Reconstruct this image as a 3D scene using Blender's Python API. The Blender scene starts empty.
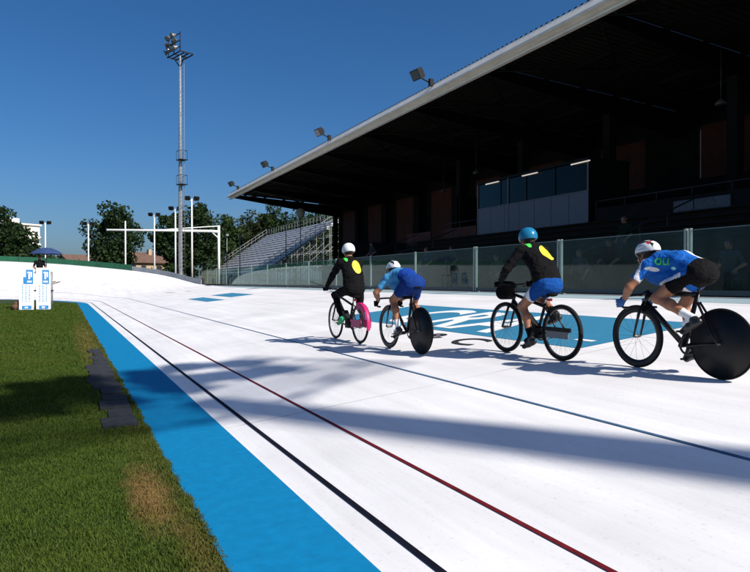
import bpy, bmesh, math, random
import numpy as np
from mathutils import Vector, Matrix
from mathutils.bvhtree import BVHTree

R = math.radians
random.seed(7)
rng = np.random.default_rng(11)
SC = bpy.context.scene
COL = SC.collection

# ------------------------------------------------------------------ camera
CAM_H = 1.38
FPX = 640.0
YAW = 25.9
cam_d = bpy.data.cameras.new('camera')
cam_d.sensor_width = 36.0
cam_d.lens = 36.0 * FPX / 750.0
cam_d.clip_start = 0.05
cam_d.clip_end = 6000
cam = bpy.data.objects.new('camera', cam_d)
COL.objects.link(cam)
cam.location = (0, 0, CAM_H)
cam.rotation_euler = (R(90 - 0.36), 0, R(-YAW))
SC.camera = cam

# ------------------------------------------------------------------ sky, sun, exposure
SUN_EL = 41.0
SH = Vector((-0.43, 0.903, 0)).normalized()          # direction shadows fall on the ground
w = bpy.data.worlds.new('World')
SC.world = w
w.use_nodes = True
nt = w.node_tree
bg = nt.nodes['Background']
sky = nt.nodes.new('ShaderNodeTexSky')
sky.sky_type = 'NISHITA'
sky.sun_disc = False
sky.sun_elevation = R(SUN_EL)
sky.sun_rotation = math.atan2(-SH.x, -SH.y)           # sun stands opposite the shadows
sky.altitude = 800
sky.air_density = 1.0
sky.dust_density = 4.0
sky.ozone_density = 8.0
sat = nt.nodes.new('ShaderNodeHueSaturation')          # even saturation of the whole sky, as the vivid phone picture has it
sat.inputs['Saturation'].default_value = 1.18
nt.links.new(sky.outputs[0], sat.inputs['Color'])
nt.links.new(sat.outputs[0], bg.inputs[0])
bg.inputs[1].default_value = 0.080
sun_d = bpy.data.lights.new('sun', 'SUN')
sun_d.energy = 5.0
sun_d.angle = R(0.53)
sun_d.color = (1.0, 0.95, 0.87)
sun = bpy.data.objects.new('sun', sun_d)
COL.objects.link(sun)
to_sun = Vector((-SH.x * math.cos(R(SUN_EL)), -SH.y * math.cos(R(SUN_EL)), math.sin(R(SUN_EL))))
sun.rotation_euler = to_sun.to_track_quat('Z', 'Y').to_euler()
sun.location = to_sun * 200
SC.view_settings.view_transform = 'Standard'
SC.view_settings.look = 'None'
SC.view_settings.exposure = 0.36
SC.view_settings.gamma = 1.0
try:
    SC.view_settings.use_curve_mapping = False
except Exception:
    pass
SC.render.engine = 'CYCLES'
SC.cycles.max_bounces = 8
SC.cycles.transparent_max_bounces = 16
SC.cycles.sample_clamp_indirect = 6

# ------------------------------------------------------------------ helpers
CY, SY = math.cos(R(YAW)), math.sin(R(YAW))
def ray(u, v):
    r = (u - 375) / FPX; d = -(v - 282) / FPX
    return Vector((SY + r * CY, CY - r * SY, d))
def at_depth(u, v, dep):
    return Vector((0, 0, CAM_H)) + ray(u, v) * dep
def at_X(u, X):
    """ground-plan point on the line x = X that lies in pixel column u"""
    d = ray(u, 282)
    return Vector((X, X * d.y / d.x, 0))

_mats = {}
def new_mat(name):
    m = bpy.data.materials.new(name); m.use_nodes = True
    return m, m.node_tree, m.node_tree.nodes['Principled BSDF']
def pm(name, col, rough=0.6, metal=0.0, noise=0.0, nscale=8.0, bump=0.0, bscale=60.0, spec=0.5, col2=None, emit=0.0, coat=0.0, transl=0.0):
    """a procedural principled material with noise mottling and fine bump"""
    if name in _mats: return _mats[name]
    m, t, b = new_mat(name)
    b.inputs['Roughness'].default_value = rough
    b.inputs['Metallic'].default_value = metal
    b.inputs['Specular IOR Level'].default_value = spec
    b.inputs['Coat Weight'].default_value = coat
    c = (*col, 1)
    if noise > 0 or col2:
        tc = t.nodes.new('ShaderNodeTexCoord')
        n = t.nodes.new('ShaderNodeTexNoise'); n.inputs['Scale'].default_value = nscale; n.inputs['Detail'].default_value = 6; n.inputs['Roughness'].default_value = 0.65
        t.links.new(tc.outputs['Object'], n.inputs['Vector'])
        mx = t.nodes.new('ShaderNodeMix'); mx.data_type = 'RGBA'
        rmp = t.nodes.new('ShaderNodeMapRange'); rmp.inputs[1].default_value = 0.3; rmp.inputs[2].default_value = 0.7
        t.links.new(n.outputs[0], rmp.inputs[0]); t.links.new(rmp.outputs[0], mx.inputs[0])
        c2 = (*col2, 1) if col2 else (*[min(1, x * (1 + noise)) for x in col], 1)
        c1 = c if col2 else (*[x * (1 - noise) for x in col], 1)
        mx.inputs[6].default_value = c1; mx.inputs[7].default_value = c2
        t.links.new(mx.outputs[2], b.inputs['Base Color'])
    else:
        b.inputs['Base Color'].default_value = c
    if bump > 0:
        tc2 = t.nodes.new('ShaderNodeTexCoord')
        n2 = t.nodes.new('ShaderNodeTexNoise'); n2.inputs['Scale'].default_value = bscale; n2.inputs['Detail'].default_value = 4
        t.links.new(tc2.outputs['Object'], n2.inputs['Vector'])
        bp = t.nodes.new('ShaderNodeBump'); bp.inputs['Strength'].default_value = min(1, bump); bp.inputs['Distance'].default_value = 0.035 if bscale < 22 else 0.01
        n2.inputs['Distortion'].default_value = 0.8 if bscale < 22 else 0
        t.links.new(n2.outputs[0], bp.inputs['Height']); t.links.new(bp.outputs[0], b.inputs['Normal'])
    if emit > 0:
        b.inputs['Emission Color'].default_value = c; b.inputs['Emission Strength'].default_value = emit
    _mats[name] = m
    return m

class MB:
    """collects boxes, tubes and lathes into one mesh"""
    def __init__(s): s.v = []; s.f = []; s.mi = []; s.sm = []
    def add(s, vs, fs, mi=0, smooth=False):
        o = len(s.v); s.v += [tuple(p) for p in vs]
        for f in fs: s.f.append([i + o for i in f]); s.mi.append(mi); s.sm.append(smooth)
        return s
    def box(s, c, d, mi=0, rot=None):
        hx, hy, hz = d[0] / 2, d[1] / 2, d[2] / 2
        vs = [Vector((x, y, z)) for z in (-hz, hz) for y in (-hy, hy) for x in (-hx, hx)]
        if rot is not None: vs = [rot @ p for p in vs]
        vs = [p + Vector(c) for p in vs]
        return s.add(vs, [(0, 2, 3, 1), (4, 5, 7, 6), (0, 1, 5, 4), (1, 3, 7, 5), (3, 2, 6, 7), (2, 0, 4, 6)], mi)
    def span(s, a, b, mi=0):
        a, b = Vector(a), Vector(b); return s.box((a + b) / 2, b - a, mi)
    def tube(s, pts, r, seg=8, mi=0, closed=False, cap=True, flat=None):
        pts = [Vector(p) for p in pts]; n = len(pts)
        rs = r if isinstance(r, (list, tuple)) else [r] * n
        vs = []; up = None
        for i in range(n):
            a = pts[i - 1] if (i > 0 or closed) else pts[i]
            b = pts[(i + 1) % n] if (i < n - 1 or closed) else pts[i]
            t = (b - a).normalized()
            if up is None:
                up = Vector((0, 0, 1)) if abs(t.z) < 0.9 else Vector((1, 0, 0))
            sx = t.cross(up).normalized(); up2 = sx.cross(t).normalized(); up = up2
            for k in range(seg):
                an = 2 * math.pi * k / seg
                q = sx * math.cos(an) + up2 * math.sin(an)
                p = q * rs[i]
                if flat: p.x *= flat
                vs.append(pts[i] + p)
        fs = []
        m = n if closed else n - 1
        for i in range(m):
            for k in range(seg):
                a = i * seg + k; b = i * seg + (k + 1) % seg
                c = ((i + 1) % n) * seg + (k + 1) % seg; d = ((i + 1) % n) * seg + k
                fs.append((a, b, c, d))
        s.add(vs, fs, mi, True)
        if cap and not closed:
            o = len(s.v) - len(vs)
            s.f.append([o + k for k in range(seg)][::-1]); s.mi.append(mi); s.sm.append(False)
            s.f.append([o + (n - 1) * seg + k for k in range(seg)]); s.mi.append(mi); s.sm.append(False)
        return s
    def lathe(s, prof, axis_o=(0, 0, 0), seg=24, mi=0, axis='Z', smooth=True):
        """prof: list of (radius, along-axis)"""
        vs = []; fs = []; o = Vector(axis_o)
        for (r, h) in prof:
            for k in range(seg):
                a = 2 * math.pi * k / seg; c, d = r * math.cos(a), r * math.sin(a)
                vs.append(o + (Vector((c, d, h)) if axis == 'Z' else Vector((h, c, d))))
        for i in range(len(prof) - 1):
            for k in range(seg):
                fs.append((i * seg + k, i * seg + (k + 1) % seg, (i + 1) * seg + (k + 1) % seg, (i + 1) * seg + k))
        return s.add(vs, fs, mi, smooth)
    def quad(s, a, b, c, d, mi=0): return s.add([a, b, c, d], [(0, 1, 2, 3)], mi)
    def mesh(s, name, mats):
        me = bpy.data.meshes.new(name)
        me.from_pydata(s.v, [], s.f)
        for m in (mats if isinstance(mats, (list, tuple)) else [mats]): me.materials.append(m)
        me.polygons.foreach_set('material_index', s.mi)
        me.polygons.foreach_set('use_smooth', s.sm)
        me.update()
        return me
    def build(s, name, mats, parent=None, loc=None):
        o = bpy.data.objects.new(name, s.mesh(name, mats)); COL.objects.link(o)
        if parent is not None: o.parent = parent
        if loc is not None: o.location = loc
        return o

def link(name, me, parent=None, loc=None, rot=None):
    o = bpy.data.objects.new(name, me); COL.objects.link(o)
    if parent is not None: o.parent = parent
    if loc is not None: o.location = loc
    if rot is not None: o.rotation_euler = rot
    return o
def tag(o, label, cat, group=None):
    o['label'] = label; o['category'] = cat
    if group: o['group'] = group
    return o
def thing(name, label, cat, loc=(0, 0, 0), rz=0, group=None):
    o = bpy.data.objects.new(name, None); COL.objects.link(o)
    o.location = loc; o.rotation_euler = (0, 0, rz); o.empty_display_size = 0.2
    return tag(o, label, cat, group)
def struct(o): o['kind'] = 'structure'; return o
def copy_tree(o, parent=None):
    c = o.copy(); COL.objects.link(c)
    if parent is not None: c.parent = parent
    for ch in list(o.children): copy_tree(ch, c)
    return c
def np_mesh(name, V, F, mats, mi=None, smooth=True):
    me = bpy.data.meshes.new(name)
    V = np.asarray(V, np.float32); F = np.asarray(F, np.int32); k = F.shape[1]
    me.vertices.add(len(V)); me.vertices.foreach_set('co', V.ravel())
    me.loops.add(F.size); me.loops.foreach_set('vertex_index', F.ravel())
    me.polygons.add(len(F))
    me.polygons.foreach_set('loop_start', np.arange(0, F.size, k, dtype=np.int32))
    me.polygons.foreach_set('loop_total', np.full(len(F), k, np.int32))
    for m in (mats if isinstance(mats, (list, tuple)) else [mats]): me.materials.append(m)
    if mi is not None: me.polygons.foreach_set('material_index', np.asarray(mi, np.int32))
    me.polygons.foreach_set('use_smooth', np.full(len(F), smooth, bool))
    me.update(calc_edges=True); me.validate()
    return me
def text_mesh(txt, size, name, mat, shear=0.0, bold=0.0):
    cu = bpy.data.curves.new('tmp_text', 'FONT'); cu.body = txt; cu.size = size; cu.shear = shear; cu.offset = bold; cu.space_character = 1.14
    ob = bpy.data.objects.new('tmp_text', cu); COL.objects.link(ob)
    dg = bpy.context.evaluated_depsgraph_get()
    me = bpy.data.meshes.new_from_object(ob.evaluated_get(dg)); me.name = name
    bpy.data.objects.remove(ob); bpy.data.curves.remove(cu)
    me.materials.clear(); me.materials.append(mat)
    return me

# ------------------------------------------------------------------ materials of the setting
def ground_mat(name, blade=False):
    """short turf with dry and worn patches that have shapes of their own; the blades take the same colours"""
    m, t, b = new_mat(name)
    N, L = t.nodes, t.links
    geo = N.new('ShaderNodeNewGeometry')
    def noise(sc, det=5, ro=0.6):
        n = N.new('ShaderNodeTexNoise'); n.inputs['Scale'].default_value = sc; n.inputs['Detail'].default_value = det; n.inputs['Roughness'].default_value = ro
        L.new(geo.outputs['Position'], n.inputs['Vector']); return n.outputs[0]
    def rng_(x, a, c, lo=0, hi=1):
        r = N.new('ShaderNodeMapRange'); r.inputs[1].default_value = a; r.inputs[2].default_value = c; r.inputs[3].default_value = lo; r.inputs[4].default_value = hi
        L.new(x, r.inputs[0]); return r.outputs[0]
    def mix(f, a, c):
        x = N.new('ShaderNodeMix'); x.data_type = 'RGBA'
        L.new(f, x.inputs[0])
        for i, q in ((6, a), (7, c)):
            if isinstance(q, tuple): x.inputs[i].default_value = (*q, 1)
            else: L.new(q, x.inputs[i])
        return x.outputs[2]
    def math_(op, a, c):
        x = N.new('ShaderNodeMath'); x.operation = op; x.use_clamp = (op != 'SUBTRACT')
        for i, q in ((0, a), (1, c)):
            if isinstance(q, (int, float)): x.inputs[i].default_value = q
            else: L.new(q, x.inputs[i])
        return x.outputs[0]
    g1, g2 = ((0.013, 0.040, 0.003), (0.048, 0.078, 0.007)) if blade else ((0.012, 0.028, 0.004), (0.034, 0.050, 0.007))
    c = mix(rng_(noise(2.2), 0.3, 0.7), g1, g2)
    c = mix(math_('MULTIPLY', rng_(noise(7.5, 3), 0.48, 0.68), 0.6), c, (0.006, 0.016, 0.003))
    c = mix(rng_(noise(0.5), 0.45, 0.75), c, (0.056, 0.070, 0.010))
    if blade:
        c = mix(rng_(noise(70, 2), 0.35, 0.7), c, (0.060, 0.092, 0.012))
    # dry straw patch near the blue strip
    def blob(x, y, rx, ry, lo, hi):
        mp = N.new('ShaderNodeMapping'); mp.inputs['Location'].default_value = (-x / rx, -y / ry, 0); mp.inputs['Scale'].default_value = (1 / rx, 1 / ry, 0)
        L.new(geo.outputs['Position'], mp.inputs['Vector'])
        ln = N.new('ShaderNodeVectorMath'); ln.operation = 'LENGTH'; L.new(mp.outputs[0], ln.inputs[0])
        d = N.new('ShaderNodeMath'); d.operation = 'ADD'; L.new(ln.outputs['Value'], d.inputs[0])
        L.new(rng_(noise(3.5), 0.25, 0.75, -0.55, 0.55), d.inputs[1])
        return rng_(d.outputs[0], lo, hi, 1, 0)
    c = mix(math_('MULTIPLY', blob(0.50, 4.35, 0.12, 0.60, 0.25, 1.5), 0.75), c, (0.19, 0.110, 0.040))
    c = mix(math_('MULTIPLY', blob(0.62, 3.4, 0.08, 0.7, 0.3, 1.5), 0.35), c, (0.15, 0.095, 0.028))
    c = mix(math_('MULTIPLY', blob(0.45, 17, 0.22, 6.0, 0.3, 1.4), 0.6), c, (0.13, 0.10, 0.03))
    # a thin straw-coloured fringe along the strip
    sx = N.new('ShaderNodeSeparateXYZ'); L.new(geo.outputs['Position'], sx.inputs[0])
    fr = rng_(sx.outputs[0], 0.42, 0.70)
    c = mix(math_('MULTIPLY', math_('MULTIPLY', fr, rng_(noise(1.3), 0.35, 0.65)), 0.35), c, (0.11, 0.085, 0.025))
    L.new(c, b.inputs['Base Color'])
    b.inputs['Roughness'].default_value = 0.75; b.inputs['Specular IOR Level'].default_value = 0.15
    return m

def track_mat():
    m, t, b = new_mat('white track paint')
    N, L = t.nodes, t.links
    geo = N.new('ShaderNodeNewGeometry')
    mp = N.new('ShaderNodeMapping'); mp.inputs['Scale'].default_value = (2.2, 0.10, 1); L.new(geo.outputs['Position'], mp.inputs['Vector'])
    n1 = N.new('ShaderNodeTexNoise'); n1.inputs['Scale'].default_value = 1.6; n1.inputs['Detail'].default_value = 8; n1.inputs['Roughness'].default_value = 0.7; L.new(mp.outputs[0], n1.inputs['Vector'])
    n2 = N.new('ShaderNodeTexNoise'); n2.inputs['Scale'].default_value = 0.7; n2.inputs['Detail'].default_value = 6; L.new(geo.outputs['Position'], n2.inputs['Vector'])
    n3 = N.new('ShaderNodeTexNoise'); n3.inputs['Scale'].default_value = 38; n3.inputs['Detail'].default_value = 3; L.new(geo.outputs['Position'], n3.inputs['Vector'])
    def rg(x, a, c, lo, hi):
        r = N.new('ShaderNodeMapRange'); r.inputs[1].default_value = a; r.inputs[2].default_value = c; r.inputs[3].default_value = lo; r.inputs[4].default_value = hi
        L.new(x, r.inputs[0]); return r.outputs[0]
    def mul(a, c):
        x = N.new('ShaderNodeMath'); x.operation = 'MULTIPLY'
        L.new(a, x.inputs[0]); L.new(c, x.inputs[1]); return x.outputs[0]
    v = mul(rg(n1.outputs[0], 0.35, 0.75, 1.0, 0.80), rg(n2.outputs[0], 0.35, 0.75, 1.0, 0.84))
    v = mul(v, rg(n3.outputs[0], 0.60, 0.75, 1.0, 0.84))
    # concrete joints across the straight every six metres, worn open here and there
    sx = N.new('ShaderNodeSeparateXYZ'); L.new(geo.outputs['Position'], sx.inputs[0])
    a = N.new('ShaderNodeMath'); a.operation = 'MODULO'; ad = N.new('ShaderNodeMath'); ad.operation = 'ADD'; ad.inputs[1].default_value = 600.0
    L.new(sx.outputs[1], ad.inputs[0]); L.new(ad.outputs[0], a.inputs[0]); a.inputs[1].default_value = 6.0
    j = N.new('ShaderNodeMath'); j.operation = 'LESS_THAN'; L.new(a.outputs[0], j.inputs[0]); j.inputs[1].default_value = 0.014
    nj = N.new('ShaderNodeTexNoise'); nj.inputs['Scale'].default_value = 1.1; L.new(geo.outputs['Position'], nj.inputs['Vector'])
    jm = mul(j.outputs[0], rg(nj.outputs[0], 0.40, 0.60, 0.20, 0.70))
    inv = N.new('ShaderNodeMath'); inv.operation = 'SUBTRACT'; inv.inputs[0].default_value = 1.0; L.new(jm, inv.inputs[1])
    v = mul(v, inv.outputs[0])
    cc = N.new('ShaderNodeMix'); cc.data_type = 'RGBA'; cc.blend_type = 'MULTIPLY'; cc.inputs[0].default_value = 1.0
    cc.inputs[6].default_value = (0.80, 0.785, 0.79, 1); L.new(v, cc.inputs[7])
    L.new(cc.outputs[2], b.inputs['Base Color'])
    b.inputs['Roughness'].default_value = 0.7
    bp = N.new('ShaderNodeBump'); bp.inputs['Strength'].default_value = 0.12; bp.inputs['Distance'].default_value = 0.004; L.new(n3.outputs[0], bp.inputs['Height']); L.new(bp.outputs[0], b.inputs['Normal'])
    return m

M_GROUND = ground_mat('turf soil'); M_BLADE = ground_mat('turf blades', True)
M_TRACK = track_mat()
M_BLUE = pm('blue strip paint', (0.003, 0.165, 0.350), 0.8, spec=0.1, noise=0.13, nscale=11, bump=0.2, bscale=240)
M_PANELBLUE = pm('blue sponsor paint', (0.030, 0.200, 0.340), 0.6, noise=0.08, nscale=4)
M_LBLACK = pm('black line paint', (0.005, 0.005, 0.012), 0.8, spec=0.12, noise=0.5, nscale=9)
M_LRED = pm('red line paint', (0.120, 0.008, 0.012), 0.8, spec=0.12, noise=0.35, nscale=9)
M_LBLUE = pm('blue line paint', (0.05, 0.12, 0.22), 0.6, noise=0.4, nscale=9)
M_WPAINT = pm('white lettering paint', (0.8, 0.8, 0.8), 0.6, noise=0.04)
M_BPAINT = pm('black lettering paint', (0.02, 0.02, 0.022), 0.6, noise=0.3)
M_CONC = pm('raw concrete', (0.30, 0.29, 0.27), 0.85, noise=0.25, nscale=2.5, bump=0.3)
M_SLAB = pm('old paving slab', (0.030, 0.032, 0.038), 0.9, spec=0.15, noise=0.35, nscale=9, bump=0.5, bscale=80)  # base colour darkened to carry the shadow that lies over the slabs
M_WHITEM = pm('white enamel metal', (0.75, 0.75, 0.74), 0.4, noise=0.06)
M_GALV = pm('galvanised steel', (0.24, 0.25, 0.26), 0.6, 0.2, noise=0.2, nscale=6)
M_DARKM = pm('dark metal', (0.012, 0.012, 0.013), 0.6, 0.0, spec=0.2, noise=0.3)
M_FASC = pm('pale fascia sheet', (0.90, 0.83, 0.72), 0.5, noise=0.12, nscale=1.5)
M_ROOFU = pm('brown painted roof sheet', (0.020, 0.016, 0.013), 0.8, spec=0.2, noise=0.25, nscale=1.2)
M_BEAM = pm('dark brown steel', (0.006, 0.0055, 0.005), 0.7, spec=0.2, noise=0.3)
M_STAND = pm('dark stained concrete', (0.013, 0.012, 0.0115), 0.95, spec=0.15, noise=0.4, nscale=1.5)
M_REDWALL = pm('dark oxide red wall', (0.085, 0.018, 0.008), 0.8, noise=0.3, nscale=1.0)
M_BOXP = pm('grey white press box sheet', (0.13, 0.13, 0.155), 0.6, noise=0.10)
M_GREENF = pm('green windscreen mesh', (0.010, 0.105, 0.050), 0.8, noise=0.25, nscale=3)
M_TUBE = pm('fluorescent tube glow', (1.0, 0.86, 0.74), 0.5, emit=0.42)
M_SEATB = pm('brushed aluminium plank', (0.86, 0.85, 0.86), 0.5, 0.0, noise=0.2, nscale=4)
M_ALU = pm('aluminium post', (0.20, 0.25, 0.24), 0.5, 0.1, noise=0.15)

def glass_mat(name, tint=(0.72, 0.80, 0.78), film=0.06, rough=0.02, ior=1.52, fcol=(0.55, 0.62, 0.60)):
    m = bpy.data.materials.new(name); m.use_nodes = True
    t = m.node_tree; t.nodes.clear(); N, L = t.nodes, t.links
    out = N.new('ShaderNodeOutputMaterial')
    tr = N.new('ShaderNodeBsdfTransparent'); tr.inputs[0].default_value = (*tint, 1)
    gl = N.new('ShaderNodeBsdfGlossy'); gl.inputs['Roughness'].default_value = rough; gl.inputs[0].default_value = (0.72, 0.92, 0.90, 1)
    di = N.new('ShaderNodeBsdfDiffuse'); di.inputs[0].default_value = (*fcol, 1)
    fr = N.new('ShaderNodeFresnel'); fr.inputs[0].default_value = ior
    m1 = N.new('ShaderNodeMixShader'); m2 = N.new('ShaderNodeMixShader')
    tc = N.new('ShaderNodeTexCoord'); n = N.new('ShaderNodeTexNoise'); n.inputs['Scale'].default_value = 2.0; n.inputs['Detail'].default_value = 7
    L.new(tc.outputs['Object'], n.inputs['Vector'])
    rm = N.new('ShaderNodeMapRange'); rm.inputs[1].default_value = 0.3; rm.inputs[2].default_value = 0.8; rm.inputs[3].default_value = film * 0.3; rm.inputs[4].default_value = film * 1.8
    L.new(n.outputs[0], rm.inputs[0])
    L.new(rm.outputs[0], m1.inputs[0]); L.new(tr.outputs[0], m1.inputs[1]); L.new(di.outputs[0], m1.inputs[2])
    L.new(fr.outputs[0], m2.inputs[0]); L.new(m1.outputs[0], m2.inputs[1]); L.new(gl.outputs[0], m2.inputs[2])
    L.new(m2.outputs[0], out.inputs[0])
    return m
M_PANE = glass_mat('barrier glass', (0.50, 0.66, 0.64), 0.030, 0.03, 1.32, (0.34, 0.50, 0.47))
M_WIN = glass_mat('dark window glass', (0.25, 0.28, 0.30), 0.01, 0.05, 1.22)

# ------------------------------------------------------------------ ground
def sheet_mesh(x0, x1, y0, y1, z, nx, ny, name, mat):
    xs = np.linspace(x0, x1, nx); ys = np.linspace(y0, y1, ny)
    V = [(x, y, z) for y in ys for x in xs]
    F = [(j * nx + i, j * nx + i + 1, (j + 1) * nx + i + 1, (j + 1) * nx + i) for j in range(ny - 1) for i in range(nx - 1)]
    return np_mesh(name, V, F, mat, smooth=False)
struct(link('ground', sheet_mesh(-2500, 2500, -1500, 3500, 0, 11, 11, 'ground', M_GROUND)))

# ------------------------------------------------------------------ the track: straight, then a banked turn
XI, YT, RIN, WID = 0.70, 44.0, 21.0, 10.5
CX = XI - RIN
PHI_END = R(165)
_hp = [(0, 1.083), (10, 1.085), (16, 1.13), (19, 1.30), (22, 1.58), (27, 1.98), (35, 2.42), (51, 3.10), (62, 3.40), (90, 3.7), (180, 3.7)]
def z_out(phi):
    d = math.degrees(phi); return float(np.interp(d, [p[0] for p in _hp], [p[1] for p in _hp]))
_hs = {}
def z_out_s(phi):
    k = round(phi, 4)
    if k not in _hs:
        _hs[k] = sum(z_out(phi + R(o)) for o in (-3, -1.5, 0, 1.5, 3)) / 5 if phi > 0 else 1.083
    return _hs[k]
STATIONS = [('s', y) for y in list(np.arange(-60, 44, 2.0))] + [('t', p) for p in np.linspace(0, PHI_END, 112)]
def track_pt(st, wv, dz=0.0):
    if st[0] == 's':
        z = max(0.0, wv - 0.65) / 9.85 * 1.083
        return (XI + wv, st[1], z + 0.005 + dz)
    phi = st[1]; zo = z_out_s(phi)
    p = 1.0 + 0.12 * min(1, phi / R(40))
    z = zo * (max(0.0, wv - 0.65) / 9.85) ** p
    r = RIN + wv
    return (CX + r * math.cos(phi), YT + r * math.sin(phi), z + 0.005 + dz)
def track_strip(name, w0, w1, n, mat, dz=0.0, stations=STATIONS):
    ws = np.linspace(w0, w1, n + 1); V = []; F = []
    for st in stations:
        for x in ws: V.append(track_pt(st, x, dz))
    k = n + 1
    for i in range(len(stations) - 1):
        for j in range(n): F.append((i * k + j, i * k + j + 1, (i + 1) * k + j + 1, (i + 1) * k + j))
    return link(name, np_mesh(name, V, F, mat, smooth=True))
track = struct(track_strip('track', 0.65, WID, 40, M_TRACK))
struct(track_strip('blue_strip', 0.0, 0.65, 3, M_BLUE))
for nm, w0, w1, mt in (('black_line', 0.855, 0.893, M_LBLACK), ('red_line', 1.462, 1.492, M_LRED), ('blue_line', 3.105, 3.137, M_LBLUE)):
    struct(track_strip(nm, w0, w1, 1, mt, 0.006))
# outer face of the embankment
V = []; F = []
for st in STATIONS:
    p = track_pt(st, WID); V += [p, (p[0], p[1], -0.3)]
for i in range(len(STATIONS) - 1): F.append((2 * i, 2 * i + 1, 2 * i + 3, 2 * i + 2))
struct(link('embankment', np_mesh('embankment', V, F, M_CONC, smooth=False)))
# paved terrace behind the barrier
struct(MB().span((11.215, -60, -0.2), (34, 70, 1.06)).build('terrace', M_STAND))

# painted sponsor panels: flat print lying on the banked straight
BANK = math.atan2(1.083, 9.85)
def on_bank(name, me, X, Y, dz, parent):
    """lay a flat mesh (local x = reading direction, y = up the banking) on the straight"""
    z = (X - XI - 0.65) / 9.85 * 1.083 + 0.005 + dz
    o = link(name, me, parent)
    ex = Vector((0, -1, 0)); ey = Vector((math.cos(BANK), 0, math.sin(BANK))); ez = ex.cross(ey)
    m = Matrix((ex, ey, ez)).transposed().to_4x4(); m.translation = Vector((X, Y, z))
    o.matrix_world = m
    return o
def rect(wd, ht, name, mat): return MB().quad((0, 0, 0), (wd, 0, 0), (wd, ht, 0), (0, ht, 0)).mesh(name, mat)
on_bank('painted_panel', rect(8.2, 2.36, 'painted_panel', M_PANELBLUE), 6.0, 14.5, 0.005, track)
me = text_mesh('CRA', 2.5, 'painted_lettering', M_WPAINT, 0.05, 0.07)
xs = [v.co.x for v in me.vertices]; k = 4.0 / (max(xs) - min(xs))
for v in me.vertices: v.co.x = (v.co.x - min(xs)) * k
on_bank('painted_lettering', me, 6.28, 12.6, 0.010, track)
on_bank('painted_lettering', rect(0.34, 0.10, 'painted_dash', M_WPAINT), 6.42, 6.85, 0.010, track)
me = text_mesh('s & C', 0.72, 'painted_lettering', M_BPAINT, 0.0, 0.012)
for v in me.vertices: v.co.x *= 1.35
on_bank('painted_lettering', me, 5.32, 10.3, 0.008, track)
on_bank('painted_panel', rect(5.0, 0.78, 'painted_panel', M_PANELBLUE), 5.75, 34.0, 0.006, track)
on_bank('painted_panel', rect(4.6, 1.15, 'painted_panel', M_PANELBLUE), 7.2, 35.3, 0.006, track)
# small faded marks on the entry of the banked turn
M_FADE = pm('faded brown marking', (0.5, 0.38, 0.35), 0.7, noise=0.3)
def turn_patch(name, w0, w1, p0, p1, mat):
    V = []; F = []
    for i in range(5):
        ph = p0 + (p1 - p0) * i / 4
        V += [track_pt(('t', ph), w0, 0.014), track_pt(('t', ph), w1, 0.014)]
    for i in range(4): F.append((2 * i, 2 * i + 1, 2 * i + 3, 2 * i + 2))
    return link(name, np_mesh(name, V, F, mat), track)
turn_patch('faded_mark', 6.2, 6.30, R(4), R(9), M_FADE)
turn_patch('faded_mark', 7.2, 7.28, R(3), R(6), M_FADE)
# worn painted number on the bank
M_NUM = pm('worn number paint', (0.20, 0.16, 0.13), 0.7, noise=0.3)
me = text_mesh('38', 1.35, 'painted_number', M_NUM, 0, 0.03)
o = link('painted_number', me, track)
o['label'] = 'worn brown number painted low on the banked turn'
ph = R(43.0)
for v in me.vertices:
    q = track_pt(('t', ph - (v.co.x - 0.7) * 0.62 / (RIN + 5)), 4.1 + v.co.y * 2.1, 0.03)
    v.co = q

# ------------------------------------------------------------------ glass barrier in front of the stand
fx = 11.16
bar = thing('glass_barrier', 'long glass panel barrier with aluminium posts between white track and grandstand', 'barrier', (fx, 0, 1.083))
PS = 3.66
ys = [16.05 + PS * k for k in range(-6, 13)]
pane_me = MB().quad((0, (PS - 0.1) / 2, 0.11), (0, -(PS - 0.1) / 2, 0.11), (0, -(PS - 0.1) / 2, 1.31), (0, (PS - 0.1) / 2, 1.31)).mesh('glass_pane', M_PANE)
rail_me = MB().box((0, 0, 0.085), (0.05, PS - 0.02, 0.10)).mesh('bottom_rail', pm('dark teal rail', (0.015, 0.035, 0.045), 0.5, noise=0.2))
trail_me = MB().box((0, 0, 1.325), (0.016, PS - 0.04, 0.018)).mesh('top_rail', pm('dull teal rail', (0.08, 0.12, 0.12), 0.5))
post_me = MB().box((0, 0, 0.68), (0.06, 0.06, 1.36)).box((0.0, 0, 0.01), (0.14, 0.16, 0.02)).mesh('post', M_ALU)
dpost_me = MB().box((0, -0.05, 0.68), (0.06, 0.055, 1.36)).box((0, 0.05, 0.68), (0.06, 0.055, 1.36)).box((0, 0, 0.01), (0.14, 0.26, 0.02)).mesh('post', M_ALU)
for i, y in enumerate(ys):
    link('post', dpost_me if i in (4, 5, 6) else post_me, bar, (0, y, 0))
    if i < len(ys) - 1:
        link('glass_pane', pane_me, bar, (0, y + PS / 2, 0)); link('bottom_rail', rail_me, bar, (0, y + PS / 2, 0)); link('top_rail', trail_me, bar, (0, y + PS / 2, 0))

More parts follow.
